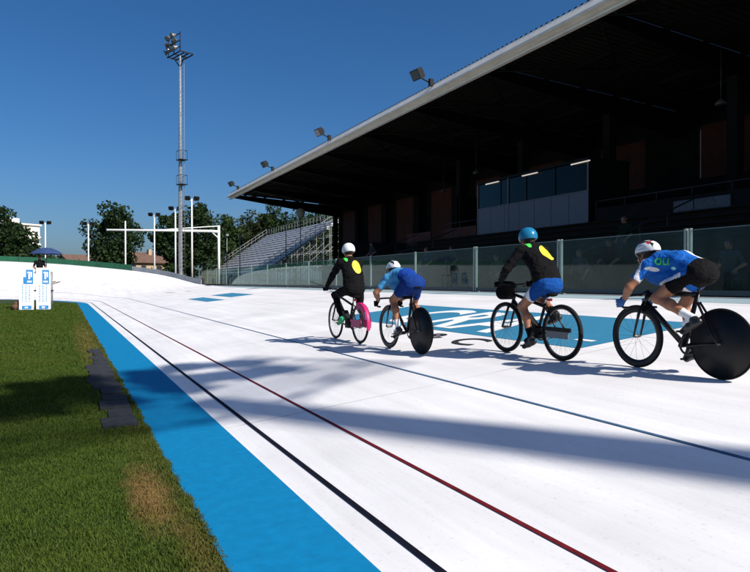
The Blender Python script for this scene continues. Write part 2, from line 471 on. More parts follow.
# ------------------------------------------------------------------ rim of the turn: grey parapet, then green windscreen
par = thing('grey_parapet', 'low grey railing wall along the rim where the banking rises', 'wall', (CX + 31.6, YT, 1.0))
phs = [R(a) for a in np.linspace(16.2, 35, 9)]
def rim_seg(p0, p1, h, th, off, mat, name, parent, org, z0=0.0):
    mb = MB(); vs = []
    for p in (p0, p1):
        q = track_pt(('t', p), WID); c, s = math.cos(p), math.sin(p)
        for r_, z in ((off, -0.25 + z0), (off + th, -0.25 + z0), (off + th, h), (off, h)):
            vs.append(Vector((q[0] + r_ * c, q[1] + r_ * s, q[2] + z)) - Vector(org))
    mb.add(vs, [(0, 1, 2, 3), (7, 6, 5, 4), (0, 3, 7, 4), (3, 2, 6, 7), (2, 1, 5, 6), (1, 0, 4, 5)])
    return mb.build(name, mat, parent)
M_PARA = pm('weathered grey parapet', (0.30, 0.32, 0.34), 0.7, noise=0.2, nscale=1.2)
for a, b in zip(phs[:-1], phs[1:]):
    rim_seg(a, b, 0.40, 0.05, 0.03, M_PARA, 'wall_panel', par, par.location)
for p in phs:
    q = track_pt(('t', p), WID + 0.14)
    MB().box((q[0] - par.location.x, q[1] - par.location.y, q[2] + 0.16 - 1.0), (0.08, 0.08, 0.66)).build('post', M_DARKM, par)
gf = thing('green_windscreen', 'low green windscreen fence along the top of the banked turn', 'fence', (CX + 31.6 * math.cos(R(60)), YT + 31.6 * math.sin(R(60)), 3.0))
phs = [R(a) for a in np.linspace(35.2, 130, 25)]
for a, b in zip(phs[:-1], phs[1:]):
    rim_seg(a, b - 0.0016, 0.52, 0.03, 0.03, M_GREENF, 'screen_panel', gf, gf.location)
for p in phs:
    q = track_pt(('t', p), WID + 0.12)
    MB().box((q[0] - gf.location.x, q[1] - gf.location.y, q[2] + 0.2 - 3.0), (0.06, 0.06, 0.8)).build('post', M_DARKM, gf)

# ------------------------------------------------------------------ grass and slabs on the infield edge
pv = bpy.data.objects.new('paved_edging', None); COL.objects.link(pv); pv.location = (0.5, 10, 0); struct(pv)
y = 6.45
while y < 14.2:
    L_ = random.uniform(0.42, 0.62)
    if random.random() > 0.08 or y < 11:
        wv = random.uniform(0.22, 0.36) * (1.0 if y < 11.5 else 0.7)
        mb = MB(); mb.box((0, 0, 0), (wv, L_ - 0.05, 0.05))
        o = mb.build('paving_slab', M_SLAB, pv, (0.66 - wv / 2 - 0.5 + random.uniform(-0.03, 0.01), y + L_ / 2 - 10, 0.002 + random.uniform(-0.004, 0.006)))
        o.rotation_euler = (random.uniform(-0.015, 0.015), random.uniform(-0.02, 0.02), random.uniform(-0.06, 0.06))
    y += L_
def grass():
    P = []
    def region(n, y0, y1, xl):
        yy = rng.uniform(y0, y1, n); lo = -0.085 * yy - xl
        xx = lo + (0.735 - lo) * rng.uniform(0, 1, n)
        ke = int(n * 0.08); xx[:ke] = 0.70 - np.abs(rng.normal(0, 0.03, ke)) + 0.03
        return np.stack([xx, yy], 1)
    parts = [region(150000, 2.2, 7.0, 0.9), region(120000, 7, 14, 1.0), region(90000, 14, 30, 1.6), region(45000, 30, 46, 2)]
    hs = [0.022, 0.026, 0.036, 0.05]; ws = [0.0035, 0.005, 0.010, 0.02]
    Vs = []
    for p, hh, ww in zip(parts, hs, ws):
        wave = 0.5 + 0.5 * np.sin(p[:, 0] * 7 + np.sin(p[:, 1] * 3.1) * 2) * np.sin(p[:, 1] * 4.3 + p[:, 0] * 2.0)
        keep = np.ones(len(p), bool)
        slab = (p[:, 0] > 0.38 + 0.06 * np.sin(p[:, 1] * 5) + 0.05 * np.sin(p[:, 1] * 13)) & (p[:, 0] < 0.68) & (p[:, 1] > 6.5) & (p[:, 1] < 11.6)
        slab2 = (p[:, 0] > 0.46) & (p[:, 0] < 0.67) & (p[:, 1] >= 11.6) & (p[:, 1] < 14)
        keep &= ~(slab & (rng.uniform(0, 1, len(p)) > 0.42)) & ~(slab2 & (rng.uniform(0, 1, len(p)) > 0.2))
        dry = ((p[:, 0] - 0.55) / 0.16) ** 2 + ((p[:, 1] - 4.35) / 0.8) ** 2 < 1 + 0.6 * np.sin(p[:, 1] * 9)
        keep &= ~(dry & (rng.uniform(0, 1, len(p)) > 0.55))
        edge = p[:, 0] > 0.700 + 0.016 * np.sin(p[:, 1] * 3.7) * np.sin(p[:, 1] * 1.9) + 0.008 * np.sin(p[:, 1] * 11.3 + 2 * np.sin(p[:, 1] * 2.7)) + rng.normal(0, 0.014, len(p))
        keep &= ~edge
        p = p[keep]; wave = wave[keep]; n = len(p)
        an = rng.uniform(0, 2 * np.pi, n); cl_ = np.sin(p[:, 0] * 19 + 3 * np.sin(p[:, 1] * 5.7)) * np.sin(p[:, 1] * 15 + 2 * np.sin(p[:, 0] * 8)); h = hh * rng.uniform(0.45, 1.3, n) * (0.72 + 0.5 * wave + 0.28 * cl_); wd = ww * rng.uniform(0.7, 1.4, n)
        ln = h * rng.uniform(0.2, 1.0, n); la = rng.uniform(0, 2 * np.pi, n)
        a = np.stack([p[:, 0] + np.cos(an) * wd, p[:, 1] + np.sin(an) * wd, np.zeros(n)], 1)
        b = np.stack([p[:, 0] - np.cos(an) * wd, p[:, 1] - np.sin(an) * wd, np.zeros(n)], 1)
        c = np.stack([p[:, 0] + np.cos(la) * ln, p[:, 1] + np.sin(la) * ln, h], 1)
        Vs.append(np.stack([a, b, c], 1).reshape(-1, 3))
    V = np.concatenate(Vs); F = np.arange(len(V)).reshape(-1, 3)
    o = link('grass', np_mesh('grass', V, F, M_BLADE, smooth=False))
    o['kind'] = 'stuff'; o['label'] = 'short green infield grass beside the blue strip'; o['category'] = 'grass'
grass()

# ------------------------------------------------------------------ grandstand
XR, ZT, ZB = 16.4, 11.02, 10.36
YE = 69.9; YS = -24.0
XB = 29.1
gs = thing('grandstand', 'big dark covered grandstand with cantilever roof behind the glass barrier', 'grandstand', (20, 20, 1.06))
GO = Vector(gs.location)
def gpart(mb, name, mat): 
    mb.v = [tuple(Vector(p) - GO) for p in mb.v]
    return mb.build(name, mat, gs)
def zroof(x): return ZT - 0.12 - (x - XR) * 0.055
BAY = 6.6
beams_y = [YE - 0.3 - BAY * k for k in range(15)]
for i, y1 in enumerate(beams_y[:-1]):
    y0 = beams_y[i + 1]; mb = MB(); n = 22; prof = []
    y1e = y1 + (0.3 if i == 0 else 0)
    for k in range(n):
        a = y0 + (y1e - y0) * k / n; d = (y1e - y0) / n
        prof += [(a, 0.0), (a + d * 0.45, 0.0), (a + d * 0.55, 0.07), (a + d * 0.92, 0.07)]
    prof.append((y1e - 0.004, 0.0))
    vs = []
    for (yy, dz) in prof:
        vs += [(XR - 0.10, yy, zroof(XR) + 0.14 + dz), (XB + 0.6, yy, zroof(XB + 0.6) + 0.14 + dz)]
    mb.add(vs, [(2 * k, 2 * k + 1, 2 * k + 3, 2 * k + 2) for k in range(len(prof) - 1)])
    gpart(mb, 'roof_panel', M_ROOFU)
    # pale fascia boards and gutter
    mb = MB(); mb.span((XR - 0.06, y0 + 0.006, ZB), (XR + 0.02, y1e - 0.006, ZT + 0.02))
    ya, yb = y0 + 0.006, y1e - 0.006
    prof = [(XR - 0.05, ZT + 0.05), (XR - 0.10, ZT + 0.04), (XR - 0.40, ZT - 0.36), (XR - 0.42, ZT - 0.43), (XR - 0.37, ZT - 0.45), (XR - 0.065, ZT - 0.44)]
    vs = [(x_, ya, z_) for x_, z_ in prof] + [(x_, yb, z_) for x_, z_ in prof]; np_ = len(prof)
    mb.add(vs, [tuple(range(np_)), tuple(range(2 * np_ - 1, np_ - 1, -1))] + [(k + 1, k, k + np_, k + 1 + np_) for k in range(np_ - 1)] + [(0, np_ - 1, 2 * np_ - 1, np_)])
    mb.span((XR - 0.20, y0 + 0.006, ZB - 0.015), (XR - 0.065, y1e - 0.006, ZB + 0.05))
    gpart(mb, 'fascia_board', M_FASC)
for y in beams_y:
    mb = MB()
    for yy, wd in ((y, 0.02),):
        x0, x1 = XR + 0.15, XB
        vs = [(x0, y - 0.012, zroof(x0)), (x1, y - 0.012, zroof(x1)), (x1, y - 0.012, zroof(x1) - 1.25), (x0, y - 0.012, zroof(x0) - 0.34)]
        vs += [(a, b + 0.024, c) for a, b, c in vs]
        mb.add(vs, [(0, 1, 2, 3), (7, 6, 5, 4), (0, 4, 5, 1), (1, 5, 6, 2), (2, 6, 7, 3), (3, 7, 4, 0)])
        for sgn, (za, zb_) in ((1, (zroof(x0), zroof(x1))), (-1, (zroof(x0) - 0.34, zroof(x1) - 1.25))):
            vs = [(x0, y - 0.12, za), (x1, y - 0.12, zb_), (x1, y + 0.12, zb_), (x0, y + 0.12, za)]
            vs += [(a, b, c + 0.025) for a, b, c in vs]
            mb.add(vs, [(3, 2, 1, 0), (4, 5, 6, 7), (0, 1, 5, 4), (1, 2, 6, 5), (2, 3, 7, 6), (3, 0, 4, 7)])
    gpart(mb, 'roof_beam', M_BEAM)
for x in (17.9, 20.1, 22.3, 24.5, 26.7):
    gpart(MB().span((x - 0.05, YS, zroof(x) - 0.02), (x + 0.05, YE, zroof(x) + 0.115)), 'purlin', M_BEAM)
for i in range(len(beams_y) - 1):
    y1, y0 = beams_y[i], beams_y[i + 1]
    mb = MB()
    xm = 21.2 if i % 2 else 20.4
    for (xa, ya), (xb, yb) in (((XR + 0.5, y0), (xm, (y0 + y1) / 2)), ((xm, (y0 + y1) / 2), (XR + 0.5, y1)), ((xm, (y0 + y1) / 2), (26, y0)), ((xm, (y0 + y1) / 2), (26, y1))):
        mb.tube([(xa, ya, zroof(xa) - 0.16), (xb, yb, zroof(xb) - 0.16)], 0.045, 6)
    gpart(mb, 'roof_brace', M_BEAM)
# columns
for i, y in enumerate(beams_y):
    cx_ = 24.0 if y < 37 else 28.4
    gpart(MB().span((cx_, y - 0.22, 1.0), (cx_ + 0.45, y + 0.22, zroof(cx_) - 0.8)), 'column', M_STAND)
# lower terrace steps in front, upper deck behind
YN = 36.5
for k in range(8):
    x = 14.2 + 0.72 * k; z = 1.06 + 0.30 * (k + 1)
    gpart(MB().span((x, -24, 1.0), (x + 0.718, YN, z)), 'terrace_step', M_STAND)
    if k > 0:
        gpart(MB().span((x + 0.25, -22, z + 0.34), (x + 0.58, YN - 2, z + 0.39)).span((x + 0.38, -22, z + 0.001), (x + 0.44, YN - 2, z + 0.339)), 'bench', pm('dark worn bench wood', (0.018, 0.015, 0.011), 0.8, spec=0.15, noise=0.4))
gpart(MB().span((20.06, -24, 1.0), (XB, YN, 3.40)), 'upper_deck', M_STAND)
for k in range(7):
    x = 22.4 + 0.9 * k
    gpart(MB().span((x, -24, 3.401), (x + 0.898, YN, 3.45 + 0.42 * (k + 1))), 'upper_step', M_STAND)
# parapet of the upper deck, oxide red, broken by stairs
for (a, b) in ((-24, -5), (-3, 10.5), (12.5, 20.1), (28.7, 32), (33.5, YN)):
    gpart(MB().span((20.0, a, 3.402), (20.12, b, 4.45)), 'parapet', M_REDWALL if a not in (12.5,) else M_STAND)
# back wall in panels with slit openings
yy = YS
k = 0
while yy < YE - 0.1:
    y2 = min(yy + 3.3, YE)
    gpart(MB().span((XB, yy + 0.01, 0.9), (XB + 0.25, y2 - (0.16 if k % 3 == 1 else 0.01), 9.32)), 'wall_panel', M_REDWALL if k % 2 else M_STAND)
    yy = y2; k += 1
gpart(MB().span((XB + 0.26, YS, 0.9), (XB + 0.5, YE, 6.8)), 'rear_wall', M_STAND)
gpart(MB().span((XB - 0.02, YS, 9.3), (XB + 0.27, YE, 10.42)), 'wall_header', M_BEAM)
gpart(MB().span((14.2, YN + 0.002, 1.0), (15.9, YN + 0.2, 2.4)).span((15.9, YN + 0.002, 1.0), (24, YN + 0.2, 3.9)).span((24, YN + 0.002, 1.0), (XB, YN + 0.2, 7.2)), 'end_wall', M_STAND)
# stair handrails, railing of the upper deck, ceiling lamps, a pale notice board
M_RAILD = pm('dull rail steel', (0.03, 0.03, 0.033), 0.5, noise=0.3)
for y in (2.0, 8.5, 15.2, 30.5, 35.0):
    mb = MB(); mb.tube([(14.5, y, 2.26), (19.9, y, 4.35)], 0.028, 6)
    for k in range(5): mb.tube([(14.5 + 1.3 * k, y, 1.3 + 0.5 * k), (14.5 + 1.3 * k, y, 2.26 + 0.503 * k)], 0.022, 6)
    gpart(mb, 'handrail', M_RAILD)
for (a, b) in ((-3, 10.5), (12.5, 20.1), (28.7, 32)):
    mb = MB(); mb.tube([(20.06, a, 4.75), (20.06, b, 4.75)], 0.025, 6)
    n_ = int((b - a) / 1.4)
    for k in range(n_ + 1): mb.tube([(20.06, a + (b - a) * k / n_, 4.45), (20.06, a + (b - a) * k / n_, 4.75)], 0.018, 6)
    gpart(mb, 'deck_railing', M_RAILD)
for (x, y) in ((22.5, 16.2), (22.0, 13.2), (23.0, 33.0), (25.0, 40.0)):
    mb = MB(); mb.tube([(x, y, zroof(x) - 0.1), (x, y, zroof(x) - 2.2)], 0.012, 5); mb.lathe([(0.02, 0), (0.20, -0.16), (0.22, -0.24), (0.001, -0.22)], (x, y, zroof(x) - 2.2), 12)
    gpart(mb, 'hanging_lamp', pm('pale lamp shade', (0.10, 0.10, 0.10), 0.5))
gpart(MB().span((27.9, 17.0, 7.4), (27.96, 18.3, 7.9)), 'notice_board', pm('pale notice board', (0.22, 0.23, 0.25), 0.6, noise=0.2))
gpart(MB().span((19.92, 14.0, 3.6), (19.98, 16.2, 4.3)), 'notice_board', pm('dull pale board', (0.10, 0.10, 0.11), 0.6, noise=0.3))
# press box
BX, by0, by1 = 19.9, 20.4, 28.4
zb0, zsp, zt0 = 3.45, 5.24, 6.55
pb = gpart(MB().span((BX + 0.02, by0, zb0), (BX + 2.4, by1, zb0 + 0.12)).span((BX - 0.05, by0 - 0.05, zt0), (BX + 2.4, by1 + 0.05, zt0 + 0.1)).span((BX + 2.3, by0, zb0 + 0.121), (BX + 2.4, by1, zt0 - 0.001)).span((BX + 0.1, by0, zb0 + 0.121), (BX + 2.29, by0 + 0.06, zt0 - 0.001)).span((BX + 0.1, by1 - 0.06, zb0 + 0.121), (BX + 2.29, by1, zt0 - 0.001)), 'press_box', M_BEAM)
pb['label'] = 'press box with pale lower panels and dark glazing in the grandstand'
def sub(mb, name, mat):
    mb.v = [tuple(Vector(p) - GO) for p in mb.v]; return mb.build(name, mat, pb)
for k in range(7):
    a = by0 + (by1 - by0) * k / 7; b = by0 + (by1 - by0) * (k + 1) / 7
    sub(MB().span((BX, a + 0.012, zb0), (BX + 0.05, b - 0.012, zsp - 0.03)), 'panel', M_BOXP)
for k in range(4):
    a = by0 + (by1 - by0) * k / 4; b = by0 + (by1 - by0) * (k + 1) / 4
    sub(MB().span((BX + 0.02, a + 0.04, zsp + 0.04), (BX + 0.03, b - 0.04, zt0 - 0.04)), 'pane', M_WIN)
fr = MB()
for y in (by0, 25.8, by1): fr.span((BX - 0.02, y - 0.04, zb0), (BX - 0.001, y + 0.04, zt0 - 0.002))
fr.span((BX - 0.02, by0 + 0.045, zsp - 0.025), (BX - 0.001, 25.75, zsp + 0.03)); fr.span((BX - 0.02, 25.85, zsp - 0.025), (BX - 0.001, by1 - 0.045, zsp + 0.03))
sub(fr, 'frame', M_BOXP)
for u in (492, 529.5, 580):
    y = at_X(u, BX - 0.1).y
    sub(MB().tube([(BX - 0.10, y - 0.55, zt0 - 0.08), (BX - 0.10, y + 0.55, zt0 - 0.08)], 0.030, 8), 'fluorescent_tube', M_TUBE)

# floodlights on the roof edge
fl = thing('floodlight', 'dark square floodlight bracketed to the pale grandstand roof edge', 'floodlight', (0, 0, 0), 0, 'floodlights along the grandstand roof edge')
mb = MB(); mb.tube([(0.45, 0, 0.0), (0.1, 0, 0.18), (-0.35, 0, 0.30)], 0.04, 8); mb.build('arm', M_DARKM, fl)
mb = MB(); rt = Matrix.Rotation(R(-30), 3, 'Y')
mb.box((-0.55, 0, 0.42), (0.30, 0.62, 0.50), 0, rt); mb.box((-0.38, 0, 0.50), (0.20, 0.36, 0.30), 0, rt)
mb.build('housing', M_DARKM, fl)
mb = MB(); mb.box(Vector((-0.55, 0, 0.42)) + rt @ Vector((-0.155, 0, 0)), (0.01, 0.54, 0.42), 0, rt); mb.build('lamp_glass', pm('floodlight glass', (0.10, 0.12, 0.14), 0.15, noise=0.1), fl)
mb = MB(); mb.box((0.08, -0.28, 0.06), (0.22, 0.14, 0.34)); mb.build('ballast_box', M_DARKM, fl)
for i, y in enumerate((27.2, 40.5, 53.6, 65.8, 13.9)):
    o = fl if i == 0 else copy_tree(fl)
    o.location = (XR - 0.40, y, ZT + 0.03)
    o.rotation_euler = (0, 0, R(8))

# ------------------------------------------------------------------ open bleacher on scaffolding
bl = thing('bleacher', 'open grey scaffold bleacher with stepped planks beyond the grandstand', 'bleacher', (20.2, 72, 0.0))
NR = 16; bx0, bx1, bz0, bz1, byl = 0.0, 9.9, 2.3, 9.0, 31.0
for k in range(NR):
    x = bx0 + (bx1 - bx0) * k / NR; z = bz0 + (bz1 - bz0) * k / NR; dx = (bx1 - bx0) / NR
    MB().span((x, 0, z), (x + dx * 0.98, byl, z + 0.05)).build('foot_plank', M_SEATB, bl)
    MB().span((x + dx * 0.985, 0, z - 0.02), (x + dx * 0.999, byl, z + (bz1 - bz0) / NR + 0.045)).build('riser_board', M_SEATB, bl)
    MB().span((x + dx * 0.45, 0.05, z + 0.24), (x + dx * 0.98, byl - 0.05, z + 0.36)).build('seat_plank', M_SEATB, bl)
nb = 12
for j in range(nb + 1):
    y = byl * j / nb; mb = MB()
    for k in range(0, NR + 1, 2):
        x = bx0 + (bx1 - bx0) * k / NR; z = bz0 + (bz1 - bz0) * k / NR
        mb.tube([(x, y, 0), (x, y, z - 0.01)], 0.035, 6)
    mb.tube([(bx0, y, bz0 - 0.06), (bx1, y, bz1 - 0.06)], 0.05, 6)
    for z in (1.6, 3.4, 5.2, 7.0):
        xs_ = max(0, (z - bz0) / (bz1 - bz0) * (bx1 - bx0))
        mb.tube([(xs_, y, z), (bx1, y, z)], 0.03, 6)
    mb.tube([(bx0 + 3, y, 0.2), (bx1, y, 6.4)], 0.03, 6)
    mb.build('scaffold_frame', M_GALV, bl)
for y in (-0.06, byl + 0.06):
    mb = MB()
    for h in (0.55, 1.05): mb.tube([(bx0, y, bz0 + h), (bx1, y, bz1 + h)], 0.03, 6)
    for k in range(0, NR + 1):
        x = bx0 + (bx1 - bx0) * k / NR; z = bz0 + (bz1 - bz0) * k / NR
        mb.tube([(x, y, z - 0.05), (x, y, z + 1.07)], 0.022, 6)
    mb.build('guard_rail', M_GALV, bl)
mb = MB()
for h in (0.5, 1.0): mb.tube([(bx1 + 0.06, -0.05, bz1 + h), (bx1 + 0.06, byl + 0.05, bz1 + h)], 0.03, 6)
for j in range(25): mb.tube([(bx1 + 0.06, byl * j / 24, bz1 - 0.3), (bx1 + 0.06, byl * j / 24, bz1 + 1.0)], 0.022, 6)
mb.build('guard_rail', M_GALV, bl)

# round white disc lamp on a thin pole, and slim lamp posts among the bleacher
def disc_pole(u, v, dep, rad):
    p = at_depth(u, v, dep)
    t = thing('disc_lamp', 'round white disc on a thin pole above the bleacher', 'lamp', (p.x, p.y, 0))
    MB().tube([(0, 0, 0), (0, 0, p.z - rad)], 0.05, 8).build('pole', M_GALV, t)
    d = MB(); d.lathe([(0.001, 0.0), (rad * 0.7, 0.02), (rad, 0.10), (rad, 0.22), (rad * 0.6, 0.34), (0.001, 0.36)], (0, 0, 0), 20)
    o = d.build('disc', M_WHITEM, t, (0, 0, p.z)); o.rotation_euler = (R(90), 0, R(-20))
disc_pole(300.5, 213, 72, 0.52)
for (u, vt, dep, lab) in ((286, 214, 70, 'slim grey lamp post with small head in front of the bleacher, tallest of the three'), (227, 236, 76, 'short slim grey lamp post between bleacher end and the trees'), (240, 238, 70, 'short slim lamp post rising out of the bleacher rails')):
    p = at_depth(u, vt, dep)
    t = thing('lamp_post', lab, 'lamp post', (p.x, p.y, 0))
    MB().tube([(0, 0, 0), (0, 0, p.z)], [0.06, 0.04], 8).build('pole', M_GALV, t)
    MB().box((0, -0.1, p.z + 0.1), (0.3, 0.45, 0.22)).box((0, 0, p.z - 0.1), (0.12, 0.12, 0.2)).build('lamp_head', M_GALV, t)

# ------------------------------------------------------------------ floodlight masts
def mast(loc, rz, label, h=22.6, k=1.0, fat=1.0, ls=1.0):
    t = thing('floodlight_mast', label, 'mast', loc, rz)
    mb = MB(); mb.lathe([(0.20 * fat, 0), (0.18 * fat, 6), (0.14 * fat, 14), (0.09 * fat, h - 0.3), (0.001, h - 0.28)], seg=14); mb.lathe([(0.42, 0), (0.42, 0.06), (0.27, 0.3)], seg=14)
    mb.build('pole', M_GALV, t)
    mb = MB()
    for s in (-0.19, 0.19): mb.tube([(0.44, s, 2.5), (0.36, s, h - 0.6)], 0.02, 5)
    z = 2.6
    while z < h - 0.7:
        x = 0.44 - 0.08 * z / h
        mb.tube([(x, -0.19, z), (x, 0.19, z)], 0.014, 4)
        if int(z * 3) % 6 == 0: mb.tube([(0.15, 0, z), (x, 0, z)], 0.016, 4)
        z += 0.34
    mb.build('ladder', M_GALV, t)
    for z in (h * 0.46, h * 0.56):
        mb = MB()
        mb.box((0.30, 0, z), (0.9, 0.7, 0.05))
        for (x, y) in ((-0.1, -0.3), (-0.1, 0.3), (0.7, -0.3), (0.7, 0.3)): mb.tube([(x, y, z), (x, y, z + 0.8)], 0.018, 4)
        mb.tube([(-0.1, -0.3, z + 0.8), (0.7, -0.3, z + 0.8), (0.7, 0.3, z + 0.8), (-0.1, 0.3, z + 0.8)], 0.018, 4, closed=True)
        mb.build('rest_platform', M_DARKM, t)
    mb = MB()
    zt = h - 0.35
    for yy in (-0.62, -0.2, 0.2, 0.62): mb.box((0, yy, zt), (2.3 * k, 0.09, 0.07))
    for xx in (-1.12, 0.0, 1.12): mb.box((xx * k, 0, zt + 0.072), (0.09, 1.3, 0.07))
    for s in (-1, 1): mb.tube([(0.05 * s, 0, zt - 0.9), (1.05 * k * s, 0, zt)], 0.045, 6)
    for z in (0.45, 1.0, 1.6): mb.tube([(-1.15 * k, -0.55, zt + z), (1.15 * k, -0.55, zt + z)], 0.04, 6)
    for x in (-1.1 * k, 0, 1.1 * k): mb.tube([(x, -0.55, zt), (x, -0.55, zt + 1.75)], 0.04, 6)
    mb.build('head_frame', M_DARKM, t)
    for zr, n in (((0.45, 4), (1.0, 4), (1.6, 3)) if ls == 1.0 else ((0.45, 6), (1.1, 6), (1.75, 5))):
        for i in range(n):
            x = (-1.0 + 2.0 * (i + 0.5) / n) * k
            m2 = MB(); m2.lathe([(a_ * ls, b_ * ls) for a_, b_ in ((0.001, 0.10), (0.10, 0.08), (0.13, -0.05), (0.25, -0.22), (0.25, -0.26), (0.22, -0.22), (0.001, -0.2))], seg=12)
            o = m2.build('lamp', pm('floodlight housing grey', (0.16, 0.17, 0.18), 0.4, 0.3, noise=0.2), t, (x + random.uniform(-0.08, 0.08), -0.72 + random.uniform(-0.1, 0.15), zt + zr + random.uniform(-0.1, 0.1))); o.rotation_euler = (R(-58 + random.uniform(-12, 18)), 0, R(random.uniform(-45, 45)))
    return t
mp_ = at_depth(180.5, 282, 56.5); mp_.z = 0
mast(mp_, R(-72), 'tall grey floodlight mast with ladder at the foot of the banking', 21.6)
tip = Vector((0.98, 8.3, 0)); Lh = 23.6 / math.tan(R(SUN_EL))
mast(tip - SH * Lh, R(205), 'tall grey floodlight mast behind the barrier whose shadow crosses the track', 23.0, 2.2, 2.9, 1.6)

def field_lamp(u, vtop, dep, label, heads=2):
    p = at_depth(u, vtop, dep)
    t = thing('field_lamp_post', label, 'lamp post', (p.x, p.y, 0), R(-15 + (u % 7) * 4))
    MB().tube([(0, 0, 0), (0, 0, p.z)], [0.11, 0.07], 8).tube([(-0.5, 0, p.z - 0.15), (0.5, 0, p.z - 0.15)], 0.04, 6).build('pole', M_WHITEM, t)
    for s in (-1, 1)[:heads]:
        o = MB().box((0, 0, 0), (0.5, 0.22, 0.36)).box((0, 0.16, 0), (0.2, 0.14, 0.2)).build('lamp_head', M_DARKM, t, (0.42 * s, -0.12, p.z + 0.05))
        o.rotation_euler = (R(28), 0, R(18 * s))
field_lamp(45.5, 223, 82, 'thin white lamp post with twin heads beside the white apartment block')
field_lamp(88.5, 224, 80, 'thin white lamp post with twin heads just beside the lone round tree')
field_lamp(154.5, 215, 76, 'thin white lamp post with twin heads in front of the terracotta house')
field_lamp(175.5, 209, 68, 'white lamp post with twin heads next to the tall floodlight mast, on the house side')
field_lamp(192, 199, 62, 'white lamp post with twin heads next to the tall floodlight mast, on the bleacher side')
p = at_depth(125.5, 222, 72)
tag(MB().tube([(0, 0, 0), (0, 0, p.z)], [0.10, 0.07], 8).lathe([(0.10, p.z), (0.06, p.z + 0.1), (0.001, p.z + 0.12)], seg=8).lathe([(0.2, 0), (0.2, 0.05), (0.1, 0.2)], seg=8).build('flag_pole', M_WHITEM, None, (p.x, p.y, 0)), 'plain white pole in front of the lone round tree', 'pole')

# white cantilever boom over the track
gp = Vector((11.75, 54.4, 0)) * 1.60
bm_ = thing('boom_gantry', 'white cantilever boom with stay rod reaching out from its tall post', 'gantry', gp)
KB = 1.6 / 1.36
kb = lambda L_: [tuple(c * KB for c in q) for q in L_]
MB().tube(kb([(0, 0, 0.0), (0, 0, 7.66)]), 0.17, 10).build('post', M_WHITEM, bm_)
MB().tube(kb([(0.1, 0, 6.92), (-0.7, -0.05, 6.97), (-12.0, -1.6, 6.6)]), [0.19, 0.19, 0.14], 8).tube(kb([(-0.05, 0, 6.2), (-0.8, -0.05, 6.87)]), 0.09, 6).build('boom', M_WHITEM, bm_)
MB().tube(kb([(0, 0, 7.6), (-6.8, -0.8, 6.84)]), 0.07, 6).build('stay_rod', M_WHITEM, bm_)

# ------------------------------------------------------------------ trees, houses, apartment block
def leaf_mat(name, c1, c2):
    m, t, b = new_mat(name); N, L = t.nodes, t.links
    oi = N.new('ShaderNodeNewGeometry'); mx = N.new('ShaderNodeMix'); mx.data_type = 'RGBA'
    L.new(oi.outputs['Random Per Island'], mx.inputs[0]); mx.inputs[6].default_value = (*c1, 1); mx.inputs[7].default_value = (*c2, 1)
    L.new(mx.outputs[2], b.inputs['Base Color']); b.inputs['Roughness'].default_value = 0.6; b.inputs['Specular IOR Level'].default_value = 0.2
    tr = N.new('ShaderNodeBsdfTranslucent'); L.new(mx.outputs[2], tr.inputs[0])
    ms = N.new('ShaderNodeMixShader'); ms.inputs[0].default_value = 0.25
    out = N['Material Output']; L.new(b.outputs[0], ms.inputs[1]); L.new(tr.outputs[0], ms.inputs[2]); L.new(ms.outputs[0], out.inputs[0])
    return m
M_LEAF = [leaf_mat('dark leaves', (0.010, 0.026, 0.007), (0.030, 0.055, 0.014)), leaf_mat('mid leaves', (0.016, 0.038, 0.010), (0.045, 0.075, 0.018)), leaf_mat('olive leaves', (0.018, 0.030, 0.010), (0.05, 0.062, 0.02))]
M_BARK = pm('bark', (0.06, 0.045, 0.032), 0.9, noise=0.4, nscale=5, bump=0.6)
